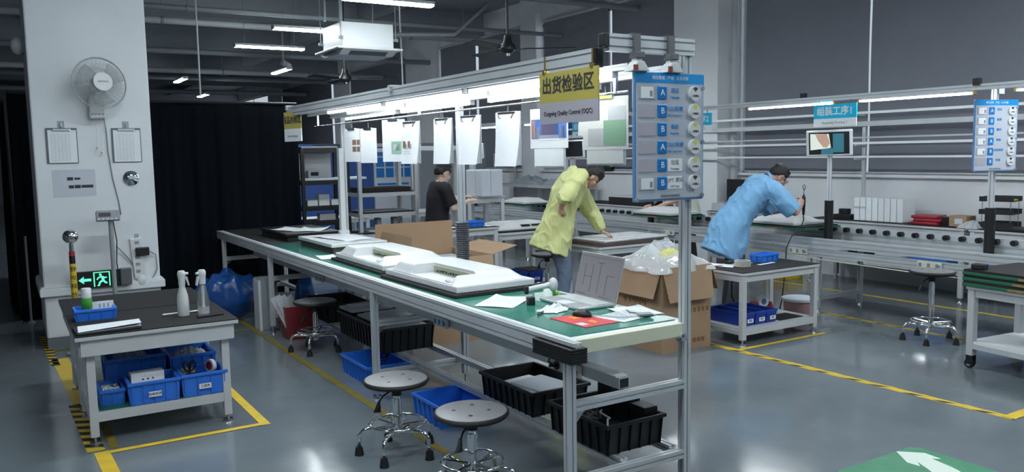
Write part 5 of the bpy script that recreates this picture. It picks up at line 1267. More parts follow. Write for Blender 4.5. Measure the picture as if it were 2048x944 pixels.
def screen(y, rz, label, x=7.62, full=True):
    t = thing('instruction_screen', label, 'screen', (x, y, 0), rz)
    MB().prof((0, 0, .716), (0, 0, 1.68), .045, .045).build('post', 'alu', t); MB().cyl((0, 0, .716), (0, 0, 1.18), .046, n=18).build('post_sleeve', 'black_plastic', t, smooth=40); MB().cyl((0, 0, .716), (0, 0, .76), .07, n=18).build('post_base', 'black_plastic', t, smooth=40)
    hd = MB().box(-.235, .235, -.022, .022, -.14, .14).build('screen_frame', 'white_plastic', t, bevel=.012); hd.location = (-.0, -.06, 1.80); hd.rotation_euler = (R(6), R(-1), 0)
    MB().box(-.205, .205, -.0235, -.022, -.118, .118).build('screen_glass', 'screen_dark', hd)
    if full:
        MB().add([(-.19, -.0242, -.07), (.02, -.0242, -.05), (.0, -.0242, .10), (-.19, -.0242, .105)], [(0, 1, 2, 3)]).build('picture_paper', 'screen_pale', hd)
        MB().add([(-.14, -.0248, .10), (-.02, -.0248, .10), (.01, -.0248, .0), (-.02, -.0248, -.045), (-.06, -.0248, -.04), (-.11, -.0248, .03)], [(5, 4, 3, 2, 1, 0)]).build('picture_hand', 'screen_skin', hd)
        MB().box(.04, .15, -.0242, -.0236, -.10, .10).build('picture_panel', 'screen_blue', hd); MB().box(-.08, .04, -.0240, -.0236, -.115, -.055).build('picture_panel', 'screen_blue', hd)
        text('CREATE', .018, 'ink_grey', hd, (0, -.0226, -.129))
    return t
screen(5.80, R(-62), 'white framed screen showing a hand, under process sign number 1')
screen(10.55, R(-55), 'white framed screen behind the hanging photos', full=False)
screen(13.7, R(-55), 'small far screen behind the middle clipboards', full=False)
station_board((7.82, 4.17, 1.505), R(-18), 'smaller blue headed button board at the right edge of the photo', [
    ('A', '组长', '', True, False, False), ('B', '装屏', '', True, False, False), ('B', '锁付', '', True, False, False), ('A', '装板', '', True, False, False), ('B', '点检维修', '', True, False, False), ('B', '外观', '', False, False, False)], sc=1.06, en=False)
lump('qr_tag', (.09, .004, .09), 'paper', (7.95, 4.195, 2.22), 'small white tag at the top of the right gantry post', 'tag', bevel=0)
power_strip((7.2945, 4.43, .645), R(-90), 'cream power strip on the conveyor side above the tall stool', n=3, sock='ink_grey', L=.24)
power_strip((7.2945, 5.92, .645), R(-90), 'cream power strip on the conveyor beside the trolley', n=3, sock='ink_grey', L=.24)
power_strip((7.2745, 7.95, .70), R(-90), 'cream power strip on the conveyor left of the blue smock', n=2, sock='ink_grey', L=.20)
mb = MB().tube([(7.28, 6.1, .60), (7.24, 5.6, .585), (7.22, 4.6, .57), (7.22, 3.6, .565), (7.25, 2.6, .57)], .005)
tag(mb.build('yellow_wire', 'cream_strip', smooth=True), 'thin pale wire strung along the conveyor front', 'cable')
def pallet(y, label, x=7.66):
    t = thing('conveyor_pallet', label, 'pallet', (x, y, .8655))
    MB().box(-.31, .30, -.40, .40, 0, .018).build('board', 'green_board', t); MB().box(-.315, .305, -.12, .12, .003, .0125).build('wood_edge', 'wood_edge', t); MB().box(-.29, .28, -.38, .38, .018, .032).build('foam', 'black_foam', t)
    return t
pallet(6.30, 'green edged pallet on the conveyor under the device of the blue smock worker')
pallet(8.40, 'green edged pallet on the conveyor behind the large cardboard box')
pallet(12.0, 'green edged pallet on the far part of the conveyor')
def device(y, label, x=7.64, rz=0.):
    t = thing('white_device', label, 'device', (x, y, .8978), rz)
    MB().box(-.26, .26, -.36, .36, 0, .035).build('frame', 'white_plastic', t, bevel=.008)
    mb = MB(); a = [(-.22, -.32), (.22, -.32), (.22, .32), (-.22, .32)]; c = [(-.10, -.22), (.14, -.22), (.14, .2), (-.10, .2)]
    mb.v = [Vector((*p, .035)) for p in a]+[Vector((*p, .09)) for p in c]; mb.f = [[i, (i+1) % 4, 4+(i+1) % 4, 4+i] for i in range(4)]+[[4, 5, 6, 7]]; mb.m = [0]*5
    mb.build('cover', 'white_plastic', t, bevel=.01)
    return t
device(6.42, 'white device on the conveyor below the blue smock worker')
device(8.42, 'white flat device on the conveyor behind the button board post')
device(11.95, 'white device on the far part of the conveyor')

# ---------------------------------------------------------------- tables, rack and goods along the window wall
for i, (y0, y1, lab) in enumerate(((2.9, 5.05, 'grey wall table at the right edge of the photo'), (5.1, 7.2, 'grey wall table carrying the white binders'), (8.2, 9.02, 'small grey wall table carrying the black monitor'), (10.3, 12.4, 'grey wall table behind the worker in yellow'))):
    table((9.32, (y0+y1)/2, 0), .62, y1-y0, .83, lab, name='wall_table', shelf=.36 if i != 2 else .2, mat_='black_mat')
WZ = .8362
rods = thing('rod_rack', 'rack of thin white rods above the wall tables', 'rod rack', (9.05, 6.52, 0))
for y in (3.3, 6.52, 10.2):
    MB().prof((9.23, y, WZ), (9.23, y, 2.0), .04, .04).build('post', 'alu', rods, world=True)
for z, s_, m, x in ((2.17, .03, 'powder_white', 9.05), (2.04, .06, 'powder', 9.24), (1.87, .02, 'powder', 9.23), (1.80, .028, 'powder_white', 9.1), (1.63, .024, 'powder_white', 9.16)):
    MB().box(x-s_/2, x+s_/2, 2.4, 13.2, z-s_/2, z+s_/2).build('rod', m, rods, world=True)
mb = MB()
for y in (3.3, 6.52, 10.2):
    for z in (1.63, 1.80, 2.17): mb.box(9.04, 9.211, y-.012, y+.012, z-.034, z-.016)
mb.build('rod_bracket', 'alu', rods, world=True)
for i in range(8):
    t = lump('white_binder', (.26, .075, .285), 'paper', (9.28, 6.55-.083*i, WZ), 'white binder in the row on the wall table', 'binder', rz=R(-2+i*.5), bevel=.003)
    t['group'] = 'white binders on the wall table'; t['label'] = ('leftmost white binder facing out with grey print', 'second white binder with grey print from the left')[i] if i < 2 else ('third', 'fourth', 'fifth', 'sixth', 'seventh', 'rightmost')[i-2]+' white binder in the row, by the red pack'
    if i < 2: text('检验册', .03, 'print_grey', t, (-.131, 0, .16), rot=(PI/2, 0, -PI/2))
for i, (y, z) in enumerate(((5.62, 0), (5.60, .037), (5.64, .074))):
    lump('red_pack', (.26, .34-.02*i, .035), 'red_box', (9.22, y, WZ+z), ('bottom red pack of the stack beside the binders', 'middle red pack of the stack beside the binders', 'top red pack of the stack beside the binders')[i], 'pack', rz=R(5*i-4), bevel=.01)
lump('black_pack', (.2, .10, .10), 'black_plastic', (9.25, 5.40, WZ), 'small black pack between the red packs and the brown carton', 'pack')
lump('small_carton', (.2, .2, .12), 'card', (9.25, 5.26, WZ), 'small brown carton on the wall table by the black letter trays', 'carton', children=(('label_card', (-.102, -.0995, -.06, .03, .03, .09), 'paper_grey'),))
film_heap((9.15, 5.08, WZ), .3, .22, .10, 'clear plastic wrap lying on the wall table', 5, 'film_dense')
t = thing('letter_tray', 'three tier black mesh letter tray on the wall table', 'letter tray', (9.28, 4.86, WZ), R(10))
for z in (.02, .16, .30):
    MB().box(-.14, .14, -.17, .17, z, z+.006).box(-.14, -.135, -.17, .17, z, z+.055).box(.135, .14, -.17, .17, z, z+.055).box(-.14, .14, .165, .17, z, z+.05).build('tier', 'black_plastic', t)
MB().box(-.10, .10, -.14, .10, .309, .322).build('yellow_paper', 'can_yellow', t)
mb = MB()
for x in (-.13, .13):
    for y in (-.14, .14): mb.cyl((x, y, 0), (x, y, .31), .004, n=6)
mb.build('rod', 'steel', t)
lump('black_folder', (.24, .34, .03), 'black_plastic', (9.12, 4.62, WZ), 'black folder lying in front of the letter trays', 'folder')
lump('printed_carton', (.22, .36, .07), 'sign_white', (9.14, 4.22, WZ), 'white and blue printed carton by the right gantry post', 'carton', children=(('blue_panel', (-.112, -.1095, -.02, .06, .012, .055), 'tape_core'), ('print', (-.112, -.1095, .08, .15, .015, .05), 'paper')))
lump('blue_pack', (.22, .30, .07), 'tape_core', (9.14, 3.86, WZ), 'shiny blue pack at the right edge of the wall table', 'pack', bevel=.012)
lump('grey_carton', (.2, .5, .13), 'paper_grey', (9.38, 4.15, WZ), 'pale grey carton behind the printed carton', 'carton')
t = thing('mesh_cabinet', 'grey mesh panel with white cables at the right edge', 'cabinet', (9.56, 3.7, WZ)); MB().box(-.02, .06, -.6, .5, 0, .42).build('panel', 'pipe_grey', t)
mb = MB()
for i in range(4): mb.tube([(-.03, .4-.22*i, .40), (-.05, .36-.22*i, .25), (-.05, .42-.22*i, .08), (-.10, .45-.22*i, .02)], .008)
mb.build('cable', 'paper', t, smooth=True)
t = thing('adapter_heap', 'black adapter with looping cables on the wall table by the rod rack post', 'adapter', (9.22, 6.78, WZ))
MB().box(-.08, .08, -.14, .12, 0, .06).box(-.04, .05, -.06, .06, .06, .13).build('body', 'black_plastic', t, bevel=.006)
mb = MB()
for k in range(3): mb.tube([(.0, .14+.0*k, .02), (-.02, .22+.02*k, .10), (.0, .30, .14-.02*k), (.02, .32, .05), (.0, .22, .02)], .005)
mb.build('cable', 'black_plastic', t, smooth=True)
t = thing('computer_monitor', 'black computer monitor on the wall table behind the blue smock', 'monitor', (9.32, 8.62, WZ), R(-90))
MB().box(-.28, .28, -.02, .02, .11, .47).build('screen', 'black_plastic', t, bevel=.006); MB().box(-.03, .03, .0, .03, .02, .2).build('neck', 'black_plastic', t); MB().box(-.12, .12, -.08, .08, 0, .015).build('foot', 'black_plastic', t, bevel=.004)
lump('white_carton', (.2, .26, .12), 'paper_grey', (9.16, 8.84, WZ), 'pale carton in front of the black monitor', 'carton')
for i, (y, z, m, d, lab) in enumerate(((6.9, .372, 'white_plastic', (.3, .35, .12), 'white box on the lower shelf of the wall table'), (6.45, .372, 'black_plastic', (.3, .28, .12), 'black box on the lower shelf of the wall table'), (6.05, .372, 'paper_grey', (.3, .34, .09), 'flat grey box on the lower shelf of the wall table'))):
    lump('shelf_box', d, m, (9.2, y, .3602), lab, 'box')
for i, y in enumerate((5.52, 4.72, 4.22, 3.7)):
    crate('blue_crate', (9.2, y, .3602), .34, .44, .15, 'blue_plastic', ('blue crate with a white label under the wall table with binders', 'blue crate under the right wall table, nearest its left leg', 'blue crate in the middle under the right wall table', 'blue crate under the wall table at the right edge')[i], lip=.006, ribs=False)
lump('yellow_crate', (.30, .42, .16), 'yellow_crate', (8.98, 7.55, 0), 'yellow box on the floor between the wall tables', 'box', children=(('red_mark', (-.152, -.1495, -.1, .08, .06, .10), 'orange_print'),))
lump('plant_box', (.12, .4, .07), 'black_plastic', (9.61, 12.2, 1.3955), 'black planter box on the window sill', 'planter')
mb = MB(); rr = random.Random(9)
for k in range(60):
    c = Vector((9.61+rr.uniform(-.05, .05), 12.2+rr.uniform(-.16, .16), 1.49+rr.uniform(0, .10))); mb.obox(c, (.04, .05, .004), (rr.uniform(-1, 1), rr.uniform(-1, 1), rr.uniform(0, 6)))
tag(mb.build('green_plant', 'lime'), 'bright green plant in the planter on the sill', 'plant')
rack((9.30, 13.9, 0), .50, 2.9, 1.75, 'grey rack with folded grey covers against the window wall', (.45, 1.10), fm='powder', sm='powder')
for i, y in enumerate((13.1, 14.3)):
    g = MB().grid(lambda u, v: ((u-.5)*.44, (v-.5)*1.0, .22*max(0, math.sin(u*PI)*math.sin(v*PI))**.4*(.7+.4*noise.noise(Vector((u*5, v*6, i*3))))), 20, 30)
    o = g.build('grey_cover', 'print_grey', smooth=True); o.location = (9.30, y, 1.114); tag(o, ('right folded grey cover on the wall rack', 'left folded grey cover on the wall rack')[i], 'cover')
lump('black_goods', (.40, 1.0, .12), 'black_foam', (9.3, 11.0, WZ), 'stack of black foam sheets on the wall table behind the yellow jacket', 'foam')
lump('pale_board', (.42, .9, .03), 'white_plastic', (9.3, 10.98, WZ+.121), 'pale board on top of the black foam sheets', 'board')
lump('hanging_blue_banner', (.03, 1.5, .9), 'blue_wall', (9.60, 13.4, 1.80), 'dark blue banner panel behind the head of the yellow jacket worker', 'banner')
# partitions and notice walls far behind
def part_wall(x0, x1, y, z0, z1, m, label, kids=()):
    t = thing('partition_panel', label, 'partition', ((x0+x1)/2, y, 0))
    MB().box(x0, x1, y-.02, y+.02, z0, z1).build('panel', m, t, world=True)
    mb = MB()
    for x in (x0+.02, x1-.02): mb.box(x-.02, x+.02, y-.021, y+.03, 0, z0 if z0 > .05 else .05)
    mb.build('post', 'pipe_grey', t, world=True)
    return t
part_wall(4.9, 6.52, 16.0, .1, 2.0, 'blue_wall', 'dark blue partition behind the grey rack')
p = part_wall(6.54, 7.5, 16.0, .1, 2.0, 'paper_grey', 'pale partition with blue picture squares')
mb = MB()
for r_ in range(3):
    for c in range(4): mb.box(6.58+c*.21, 6.75+c*.21, 15.972, 15.98, 1.30+r_*.22, 1.49+r_*.22)
mb.box(6.6, 7.3, 15.972, 15.98, 1.14, 1.18); mb.box(6.6, 7.34, 15.972, 15.98, 1.04, 1.06); mb.build('blue_squares', 'label_blue', p, world=True)
part_wall(7.56, 9.2, 16.0, .1, 2.0, 'wall_grey', 'grey partition behind the worker in black')
for i, (x, y, z) in enumerate(((4.4, 13.2, .75), (6.0, 13.6, .75))):
    table((x, y, 0), 1.5, .7, z, ('left far grey table below the blue partition', 'right far grey table below the pale partition')[i], shelf=.3)
# ---------------------------------------------------------------- trolley at the right edge
table((6.645, 2.985, 0), .66, 1.12, .655, 'pale trolley on castors carrying green edged boards at the right edge', name='work_trolley', shelf=.22, foot='caster', cat='trolley', shelfm='powder_white', leg=.055, rz=R(-6))
for i in range(3):
    t = thing('padded_board', ('bottom', 'middle', 'top')[i]+' black board with a green edge on the trolley at the right edge', 'board', (6.645, 2.985, .6555+.044*i), R((-5.5, -6.4, -6)[i]))
    MB().box(-.345, .345, -.58, .585, 0, .024).build('board', 'green_board', t, bevel=.004); MB().box(-.3465, -.34, -.30+.05*i, .22-.04*i, .004, .020).build('wood_edge', 'wood_edge', t)
    MB().box(-.338, .34, -.575, .578, .0242, .0435).build('foam', 'black_foam', t)
lump('corner_pad', (.08, .10, .045), 'black_rubber', (6.42, 3.50, .7875), 'black rubber pad on the corner of the padded boards', 'pad', bevel=.01)
# ---------------------------------------------------------------- people
V = Vector
def etube(mb, pts, rad, n=28, lat=V((0, 1, 0))):
    # elliptical loft along a path: rad = (half width along lat, half depth)
    pts = [V(p) for p in pts]; N = len(pts); vs = []; fs = []
    for k in range(N):
        t = (pts[min(k+1, N-1)]-pts[max(k-1, 0)]).normalized(); l = (lat-t*lat.dot(t)).normalized(); d = t.cross(l)
        for i in range(n):
            a = 2*PI*i/n; vs.append(pts[k]+l*math.cos(a)*rad[k][0]+d*math.sin(a)*rad[k][1])
    for k in range(N-1):
        for i in range(n): fs.append((k*n+i, k*n+(i+1) % n, (k+1)*n+(i+1) % n, (k+1)*n+i))
    fs += [tuple(range(n-1, -1, -1)), tuple(range((N-1)*n, N*n))]
    mb.add(vs, fs)
def smoothpath(pts, rad, m=5):
    # Catmull-Rom refinement of a path and its radii
    P = [V(p) for p in pts]; out = []; ro = []
    for i in range(len(P)-1):
        a, b, c, d = P[max(i-1, 0)], P[i], P[i+1], P[min(i+2, len(P)-1)]
        for j in range(m):
            t = j/m; out.append(.5*((2*b)+(c-a)*t+(2*a-5*b+4*c-d)*t*t+(3*b-a-3*c+d)*t**3))
            r0, r1 = rad[i], rad[i+1]; ro.append(tuple(x+(y-x)*t for x, y in zip(r0, r1)) if isinstance(r0, tuple) else r0+(r1-r0)*t)
    out.append(P[-1]); ro.append(rad[-1]); return out, ro
def limb3(mb, pts, rad, n=16, caps=True):
    p, r = smoothpath(pts, rad, 6); mb.tube(p, r, n=n)
    if caps: mb.sph(p[0], r[0]*.99, n); mb.sph(p[-1], r[-1]*.99, n)
def hand(mb, wrist, d, up, side, curl=.5, spread=.0, grip=False):
    # d: direction wrist to knuckles, up: back of the hand, side: towards the thumb
    d = V(d).normalized(); up = V(up); up = (up-d*up.dot(d)).normalized(); s = d.cross(up); s = s if s.dot(V(side)) > 0 else -s
    w_ = V(wrist)
    etube(mb, [w_-d*.02, w_+d*.01, w_+d*.045, w_+d*.085, w_+d*.096], [(.027, .021), (.029, .018), (.040, .016), (.041, .014), (.034, .009)], 18, s)
    for i, (o, L) in enumerate(((.030, .074), (.0105, .082), (-.0095, .076), (-.029, .060))):
        p = w_+d*.088+s*o; seg = [L*.45, L*.32, L*.27]; a = .0; pts = [p-d*.02, p]; dirv = d
        for q in seg:
            a += curl*(1.15 if grip else .75); dirv = d*math.cos(a)-up*math.sin(a)+s*spread*(o/.03); p = p+dirv.normalized()*q; pts.append(p)
        mb.tube(pts, [.0088, .0092, .0085, .0078, .0068], n=10); mb.sph(pts[-1], .0067, 8)
    p = w_+d*.02+s*.028; tp = [p, p+d*.028+s*.02-up*.006, p+d*.055+s*.022-up*(.012+.02*curl), p+d*.078+s*(.016-.01*curl)-up*(.016+.03*curl)]
    mb.tube(tp, [.0135, .0115, .010, .0078], n=10); mb.sph(tp[-1], .0077, 8)
def headmesh(mb, c, rot):
    def T(p): return V(c)+rot @ V(p)
    E_ = rot.to_euler()
    mb.sph(T((-.012, 0, .03)), (.097, .076, .098), 28, rot=E_)
    mb.sph(T((.030, 0, -.035)), (.062, .058, .075), 24, rot=E_)
    mb.sph(T((.050, 0, -.085)), (.034, .036, .026), 16, rot=E_)
    mb.sph(T((.066, 0, .028)), (.022, .055, .018), 14, rot=E_)
    mb.tube([T((.082, 0, .012)), T((.096, 0, -.012)), T((.104, 0, -.030))], [.008, .011, .014], n=10); mb.sph(T((.098, 0, -.034)), (.015, .018, .011), 10, rot=E_)
    mb.sph(T((.086, 0, -.060)), (.010, .024, .010), 10, rot=E_)
    for s_ in (-1, 1):
        mb.sph(T((-.005, s_*.078, -.008)), (.020, .010, .034), 14, rot=E_); mb.sph(T((.055, s_*.040, -.025)), (.024, .022, .02), 12, rot=E_)
def voxel(mb, name, vox, parent=None, mats=('skin',), smooth_it=6, disp=0., dscale=8., seed=0., cls=None, dec=1.):
    me = bpy.data.meshes.new('t'); me.from_pydata(mb.v, [], mb.f); o = bpy.data.objects.new('t', me); COL.objects.link(o)
    r = o.modifiers.new('r', 'REMESH'); r.mode = 'VOXEL'; r.voxel_size = vox
    s_ = o.modifiers.new('s', 'SMOOTH'); s_.factor = .5; s_.iterations = smooth_it
    if dec < 1: d = o.modifiers.new('d', 'DECIMATE'); d.ratio = dec
    dg = bpy.context.evaluated_depsgraph_get(); me2 = bpy.data.meshes.new_from_object(o.evaluated_get(dg))
    bpy.data.objects.remove(o); bpy.data.meshes.remove(me)
    if disp:
        nr = [v.normal.copy() for v in me2.vertices]
        for v, n_ in zip(me2.vertices, nr):
            p = v.co; q = V((p.x*dscale+seed+p.z*2, p.y*dscale, p.z*dscale*.40)); k = noise.noise(q)+.5*noise.noise(q*2.3)
            k2 = max(0, 1-abs(noise.noise(q*1.3+V((3, 7, seed))))*4)-.3
            v.co += n_*disp*(k*.6+k2*.7)
    me2.name = name; me2.materials.clear()
    for m in mats: me2.materials.append(M[m])
    for p in me2.polygons:
        p.use_smooth = True; p.material_index = cls(p.center) if cls else 0
    q = bpy.data.objects.new(name, me2); COL.objects.link(q)
    if parent: q.parent = parent
    return q
def hairmesh(c, rot, parent, m='hair', top=1.0, fringe=.045, nape=-.045, seed=0, thick=.010):
    src = MB().sph((-.012, 0, .03), (.097+thick, .076+thick*.9, .098+thick), 40); keep = []
    def ok(v):
        x, y, z = v
        if x > .03: return z > fringe+.02*math.sin(y*60+seed)
        if x > -.02: return z > .005+(x+.02)*.95
        return z > nape+.45*max(0, abs(y)-.035)
    idx = {}; mb = MB()
    for f in src.f:
        if all(ok(src.v[i]) for i in f):
            q = []
            for i in f:
                if i not in idx:
                    v = src.v[i].copy(); n_ = (v-V((-.012, 0, .03))).normalized(); v += n_*(.010*noise.noise(v*26+V((seed, 0, 0)))+.006*noise.noise(v*70)+(.012 if v.z > .09 else 0)*top)
                    idx[i] = len(mb.v); mb.v.append(V(c)+rot @ v)
                q.append(idx[i])
            mb.f.append(q); mb.m.append(0)
    o = mb.build('hair', m, parent, smooth=True); so = o.modifiers.new('thick', 'SOLIDIFY'); so.thickness = .018; so.offset = -1
    return o
def headrot(pitch, yaw=0., roll=0.): return (Matrix.Rotation(R(yaw), 3, 'Z') @ Matrix.Rotation(R(pitch), 3, 'Y') @ Matrix.Rotation(R(roll), 3, 'X'))
def person(label, loc, rz, sk, cloth, skin='skin', hair_kw={}, vox=.0065):
    # sk: joints in metres, x forward, y to the person's left, z up
    b = MB(); J = sk
    sp = [J['pelvis'], J['waist'], J['chest'], J['upper'], J['neck']]
    p, r = smoothpath([V(J['pelvis'])-V((0, 0, .10))]+sp, [(.12, .09), (.155, .105), (.135, .095), (.160, .11), (.150, .085), (.058, .056)], 6); etube(b, p, r)
    hr = headrot(*J['head_rot']); hc = V(J['head'])
    limb3(b, [J['neck'], (V(J['neck'])+hc)/2, hc-V((0, 0, .02))], [.060, .055, .055])
    headmesh(b, hc, hr)
    for s_ in ('r', 'l'):
        sg = -1 if s_ == 'r' else 1
        limb3(b, [V(J['upper'])+V((0, sg*.08, -.01)), J['sh_'+s_], (V(J['sh_'+s_])*.5+V(J['el_'+s_])*.5), J['el_'+s_]], [.055, .054, .045, .038])
        limb3(b, [J['el_'+s_], V(J['el_'+s_])*.65+V(J['wr_'+s_])*.35, J['wr_'+s_]], [.039, .038, .025])
        hd, hu, hs, cu, gr = J['hand_'+s_]; hand(b, J['wr_'+s_], hd, hu, hs, cu, grip=gr)
        hip = V(J['pelvis'])+V((0, sg*.085, -.03))
        limb3(b, [hip, hip*.5+V(J['kn_'+s_])*.5, J['kn_'+s_]], [.088, .078, .056]); limb3(b, [J['kn_'+s_], V(J['kn_'+s_])*.65+V(J['an_'+s_])*.35, J['an_'+s_]], [.056, .056, .036])
        an = V(J['an_'+s_]); b.sph(an+V((.06, 0, -.045)), (.12, .042, .035), 16)
    inv = hr.transposed()
    def cls(c):
        q = inv @ (V(c)-hc)
        if q.length < .16 and q.x > .055:
            if abs(abs(q.y)-.034) < .016 and abs(q.z-.004) < .0075: return 1
            if abs(abs(q.y)-.034) < .022 and abs(q.z-.030) < .006: return 1
            if abs(q.y) < .024 and abs(q.z+.061) < .008: return 2
        return 0
    body = voxel(b, 'person', vox, mats=(skin, 'hair', 'lip'), smooth_it=3, cls=cls)
    body.location = loc; body.rotation_euler = (0, 0, rz); tag(body, label, 'person')
    hairmesh(hc, hr, body, **hair_kw)
    # clothes
    up = cloth['top']; c = MB(); kx = up.get('ease', .022)
    hem = up['hem']; pts = [V(h) for h in hem[0]]; rr = list(hem[1])
    pts += [J['waist'], J['chest'], J['upper'], V(J['upper'])*.45+V(J['neck'])*.55, V(J['neck'])*.96+V(J['upper'])*.04]; rr += [(.145+kx, .115+kx), (.166+kx, .122+kx), (.160+kx, .095+kx), (.118+kx*.6, .080+kx*.6), (.070, .068)]
    p, r = smoothpath(pts, rr, 7); etube(c, p, r, 36)
    for s_ in ('r', 'l'):
        sg = -1 if s_ == 'r' else 1; f = up['sleeve_'+s_]; w_ = up.get('wide', 1.)
        a0 = V(J['upper'])+V((0, sg*.07, -.015)); sh, el, wr = V(J['sh_'+s_]), V(J['el_'+s_]), V(J['wr_'+s_])
        if f <= 1: path = [a0, sh, sh*(1-f*.6)+el*f*.6, sh*(1-f)+el*f]; ra = [.070, .070+kx*.5, .060*w_+kx*.4, .062*w_+kx*.4]
        else: g = f-1; path = [a0, sh, sh*.4+el*.6, el, el*(1-g*.6)+wr*g*.6, el*(1-g)+wr*g]; ra = [.070, .072+kx*.5, .060*w_+kx*.4, .058*w_+kx*.4, .052*w_+kx*.3, .036*w_+kx*.15]
        p, r = smoothpath(path, ra, 6); c.tube(p, r, n=20); c.sph(p[0], r[0], 16)
    voxel(c, up['name'], .011, body, (up['mat'],), 5, disp=up.get('disp', .008), dscale=up.get('ds', 9), seed=up.get('seed', 1))
    if up.get('collar'):
        k = MB(); ax = (hc-V((0, 0, .02))-V(J['neck'])).normalized(); u = ax.orthogonal().normalized(); w2 = ax.cross(u); base = V(J['neck'])-ax*.012
        k.v = [base+ax*h_+(u*math.cos(2*PI*i/24)+w2*math.sin(2*PI*i/24))*r_ for h_, r_ in ((0, .078), (.022, .072), (.034, .070), (.030, .078), (.0, .088)) for i in range(24)]
        k.f = [[j*24+i, j*24+(i+1) % 24, (j+1)*24+(i+1) % 24, (j+1)*24+i] for j in range(4) for i in range(24)]; k.m = [0]*len(k.f)
        k.build('collar', up['mat'], body, smooth=True).modifiers.new('thick', 'SOLIDIFY').thickness = .004
    lo = MB(); pe = V(J['pelvis'])
    p, r = smoothpath([V(J['waist'])*.4+pe*.6, pe, pe-V((0, 0, .10))], [(.150, .118), (.168, .125), (.150, .118)], 5); etube(lo, p, r)
    for s_ in ('r', 'l'):
        sg = -1 if s_ == 'r' else 1; hip = pe+V((0, sg*.085, -.04)); kn, an = V(J['kn_'+s_]), V(J['an_'+s_])
        limb3(lo, [hip, hip*.5+kn*.5, kn, kn*.5+an*.5, an-V((0, 0, .02))], [.100, .090, .076, .070, .062], n=20)
    voxel(lo, cloth['legs'][0], .012, body, (cloth['legs'][1],), 5, disp=.006, dscale=12, seed=4)
    for s_ in ('r', 'l'):
        an = V(J['an_'+s_]); f = MB(); f.sph(an+V((.06, 0, -.040)), (.140, .052, .042), 18); f.box(an.x-.08, an.x+.195, an.y-.046, an.y+.046, an.z-.085, an.z-.058)
        f.build('shoe', 'black_plastic', body, smooth=40)
    return body
# worker in the blue smock, leaning over the conveyor
blue = dict(pelvis=(0, 0, .93), waist=(.10, 0, 1.08), chest=(.24, 0, 1.24), upper=(.35, 0, 1.36), neck=(.42, 0, 1.415), head=(.535, 0, 1.445), head_rot=(38, -6, 0),
    sh_r=(.38, -.20, 1.32), el_r=(.60, -.27, 1.08), wr_r=(.735, -.12, 1.13), sh_l=(.38, .20, 1.32), el_l=(.60, .24, 1.06), wr_l=(.76, .10, 1.10),
    hand_r=((.35, .35, .75), (.4, -.8, .2), (-.3, .3, .8), 1.0, True), hand_l=((.5, -.45, .35), (.7, .4, .3), (0, -.3, .9), .9, True),
    kn_r=(.05, -.11, .50), an_r=(-.03, -.13, .085), kn_l=(.08, .11, .50), an_l=(.03, .13, .085))
B_LOC, B_RZ = V((6.62, 6.28, 0)), R(-24)
person('person in a light blue smock bending over the conveyor with a black screwdriver', B_LOC, B_RZ, blue,
    dict(top=dict(name='smock', mat='smock_blue', hem=([(-.10, 0, .62), (-.045, 0, .75), (.0, 0, .93)], [(.235, .225), (.23, .22), (.21, .20)]), sleeve_r=.97, sleeve_l=.97, wide=1.35, ease=.045, disp=.020, ds=8, seed=2, collar=True), legs=('trousers', 'trousers')),
    hair_kw=dict(seed=3, nape=-.035))
# spectacles and screwdriver
g = bpy.data.objects[[o.name for o in bpy.data.objects if o.name.startswith('person')][-1]]
hr = headrot(*blue['head_rot']); hc = V(blue['head']); mb = MB()
for s_ in (-1, 1):
    mb.tube([hc+hr @ V((.100, s_*.034+.024*math.cos(2*PI*i/16), .004+.017*math.sin(2*PI*i/16))) for i in range(16)], .0022, n=6, closed=True)
    mb.tube([hc+hr @ V(q) for q in ((.100, s_*.058, .008), (.06, s_*.074, .008), (-.005, s_*.086, .004))], .002, n=6)
mb.tube([hc+hr @ V((.101, -.01, .006)), hc+hr @ V((.104, 0, .010)), hc+hr @ V((.101, .01, .006))], .002, n=6)
mb.build('spectacles', 'black_plastic', g, smooth=True)
BM = Matrix.Translation(B_LOC) @ Matrix.Rotation(B_RZ, 4, 'Z')
t = thing('electric_screwdriver', 'black electric screwdriver held up by the worker in the blue smock', 'screwdriver', BM @ V((.80, -.065, 1.16)), B_RZ)
MB().lathe([(.001, -.13), (.012, -.12), (.017, -.05), (.020, .03), (.018, .07), (.010, .09), (.004, .10), (.003, .13), (.001, .131)], n=18).build('body', 'black_plastic', t, smooth=40)
MB().tube([(.0, 0, .13), (.018, .005, .16), (.022, .01, .18), (.006, .01, .20), (-.012, .005, .18), (0, 0, .14)], .004).build('hanging_loop', 'black_plastic', t, smooth=True)
mb = MB().tube([BM @ V(q) for q in ((.80, -.065, 1.03), (.78, -.11, .98), (.70, -.22, .935), (.60, -.36, .91), (.50, -.40, .84), (.44, -.41, .72), (.44, -.40, .55), (.43, -.36, .2), (.42, -.3, .01))], .006)
tag(mb.build('screwdriver_cable', 'black_plastic', smooth=True), 'black cable looping down from the electric screwdriver', 'cable')
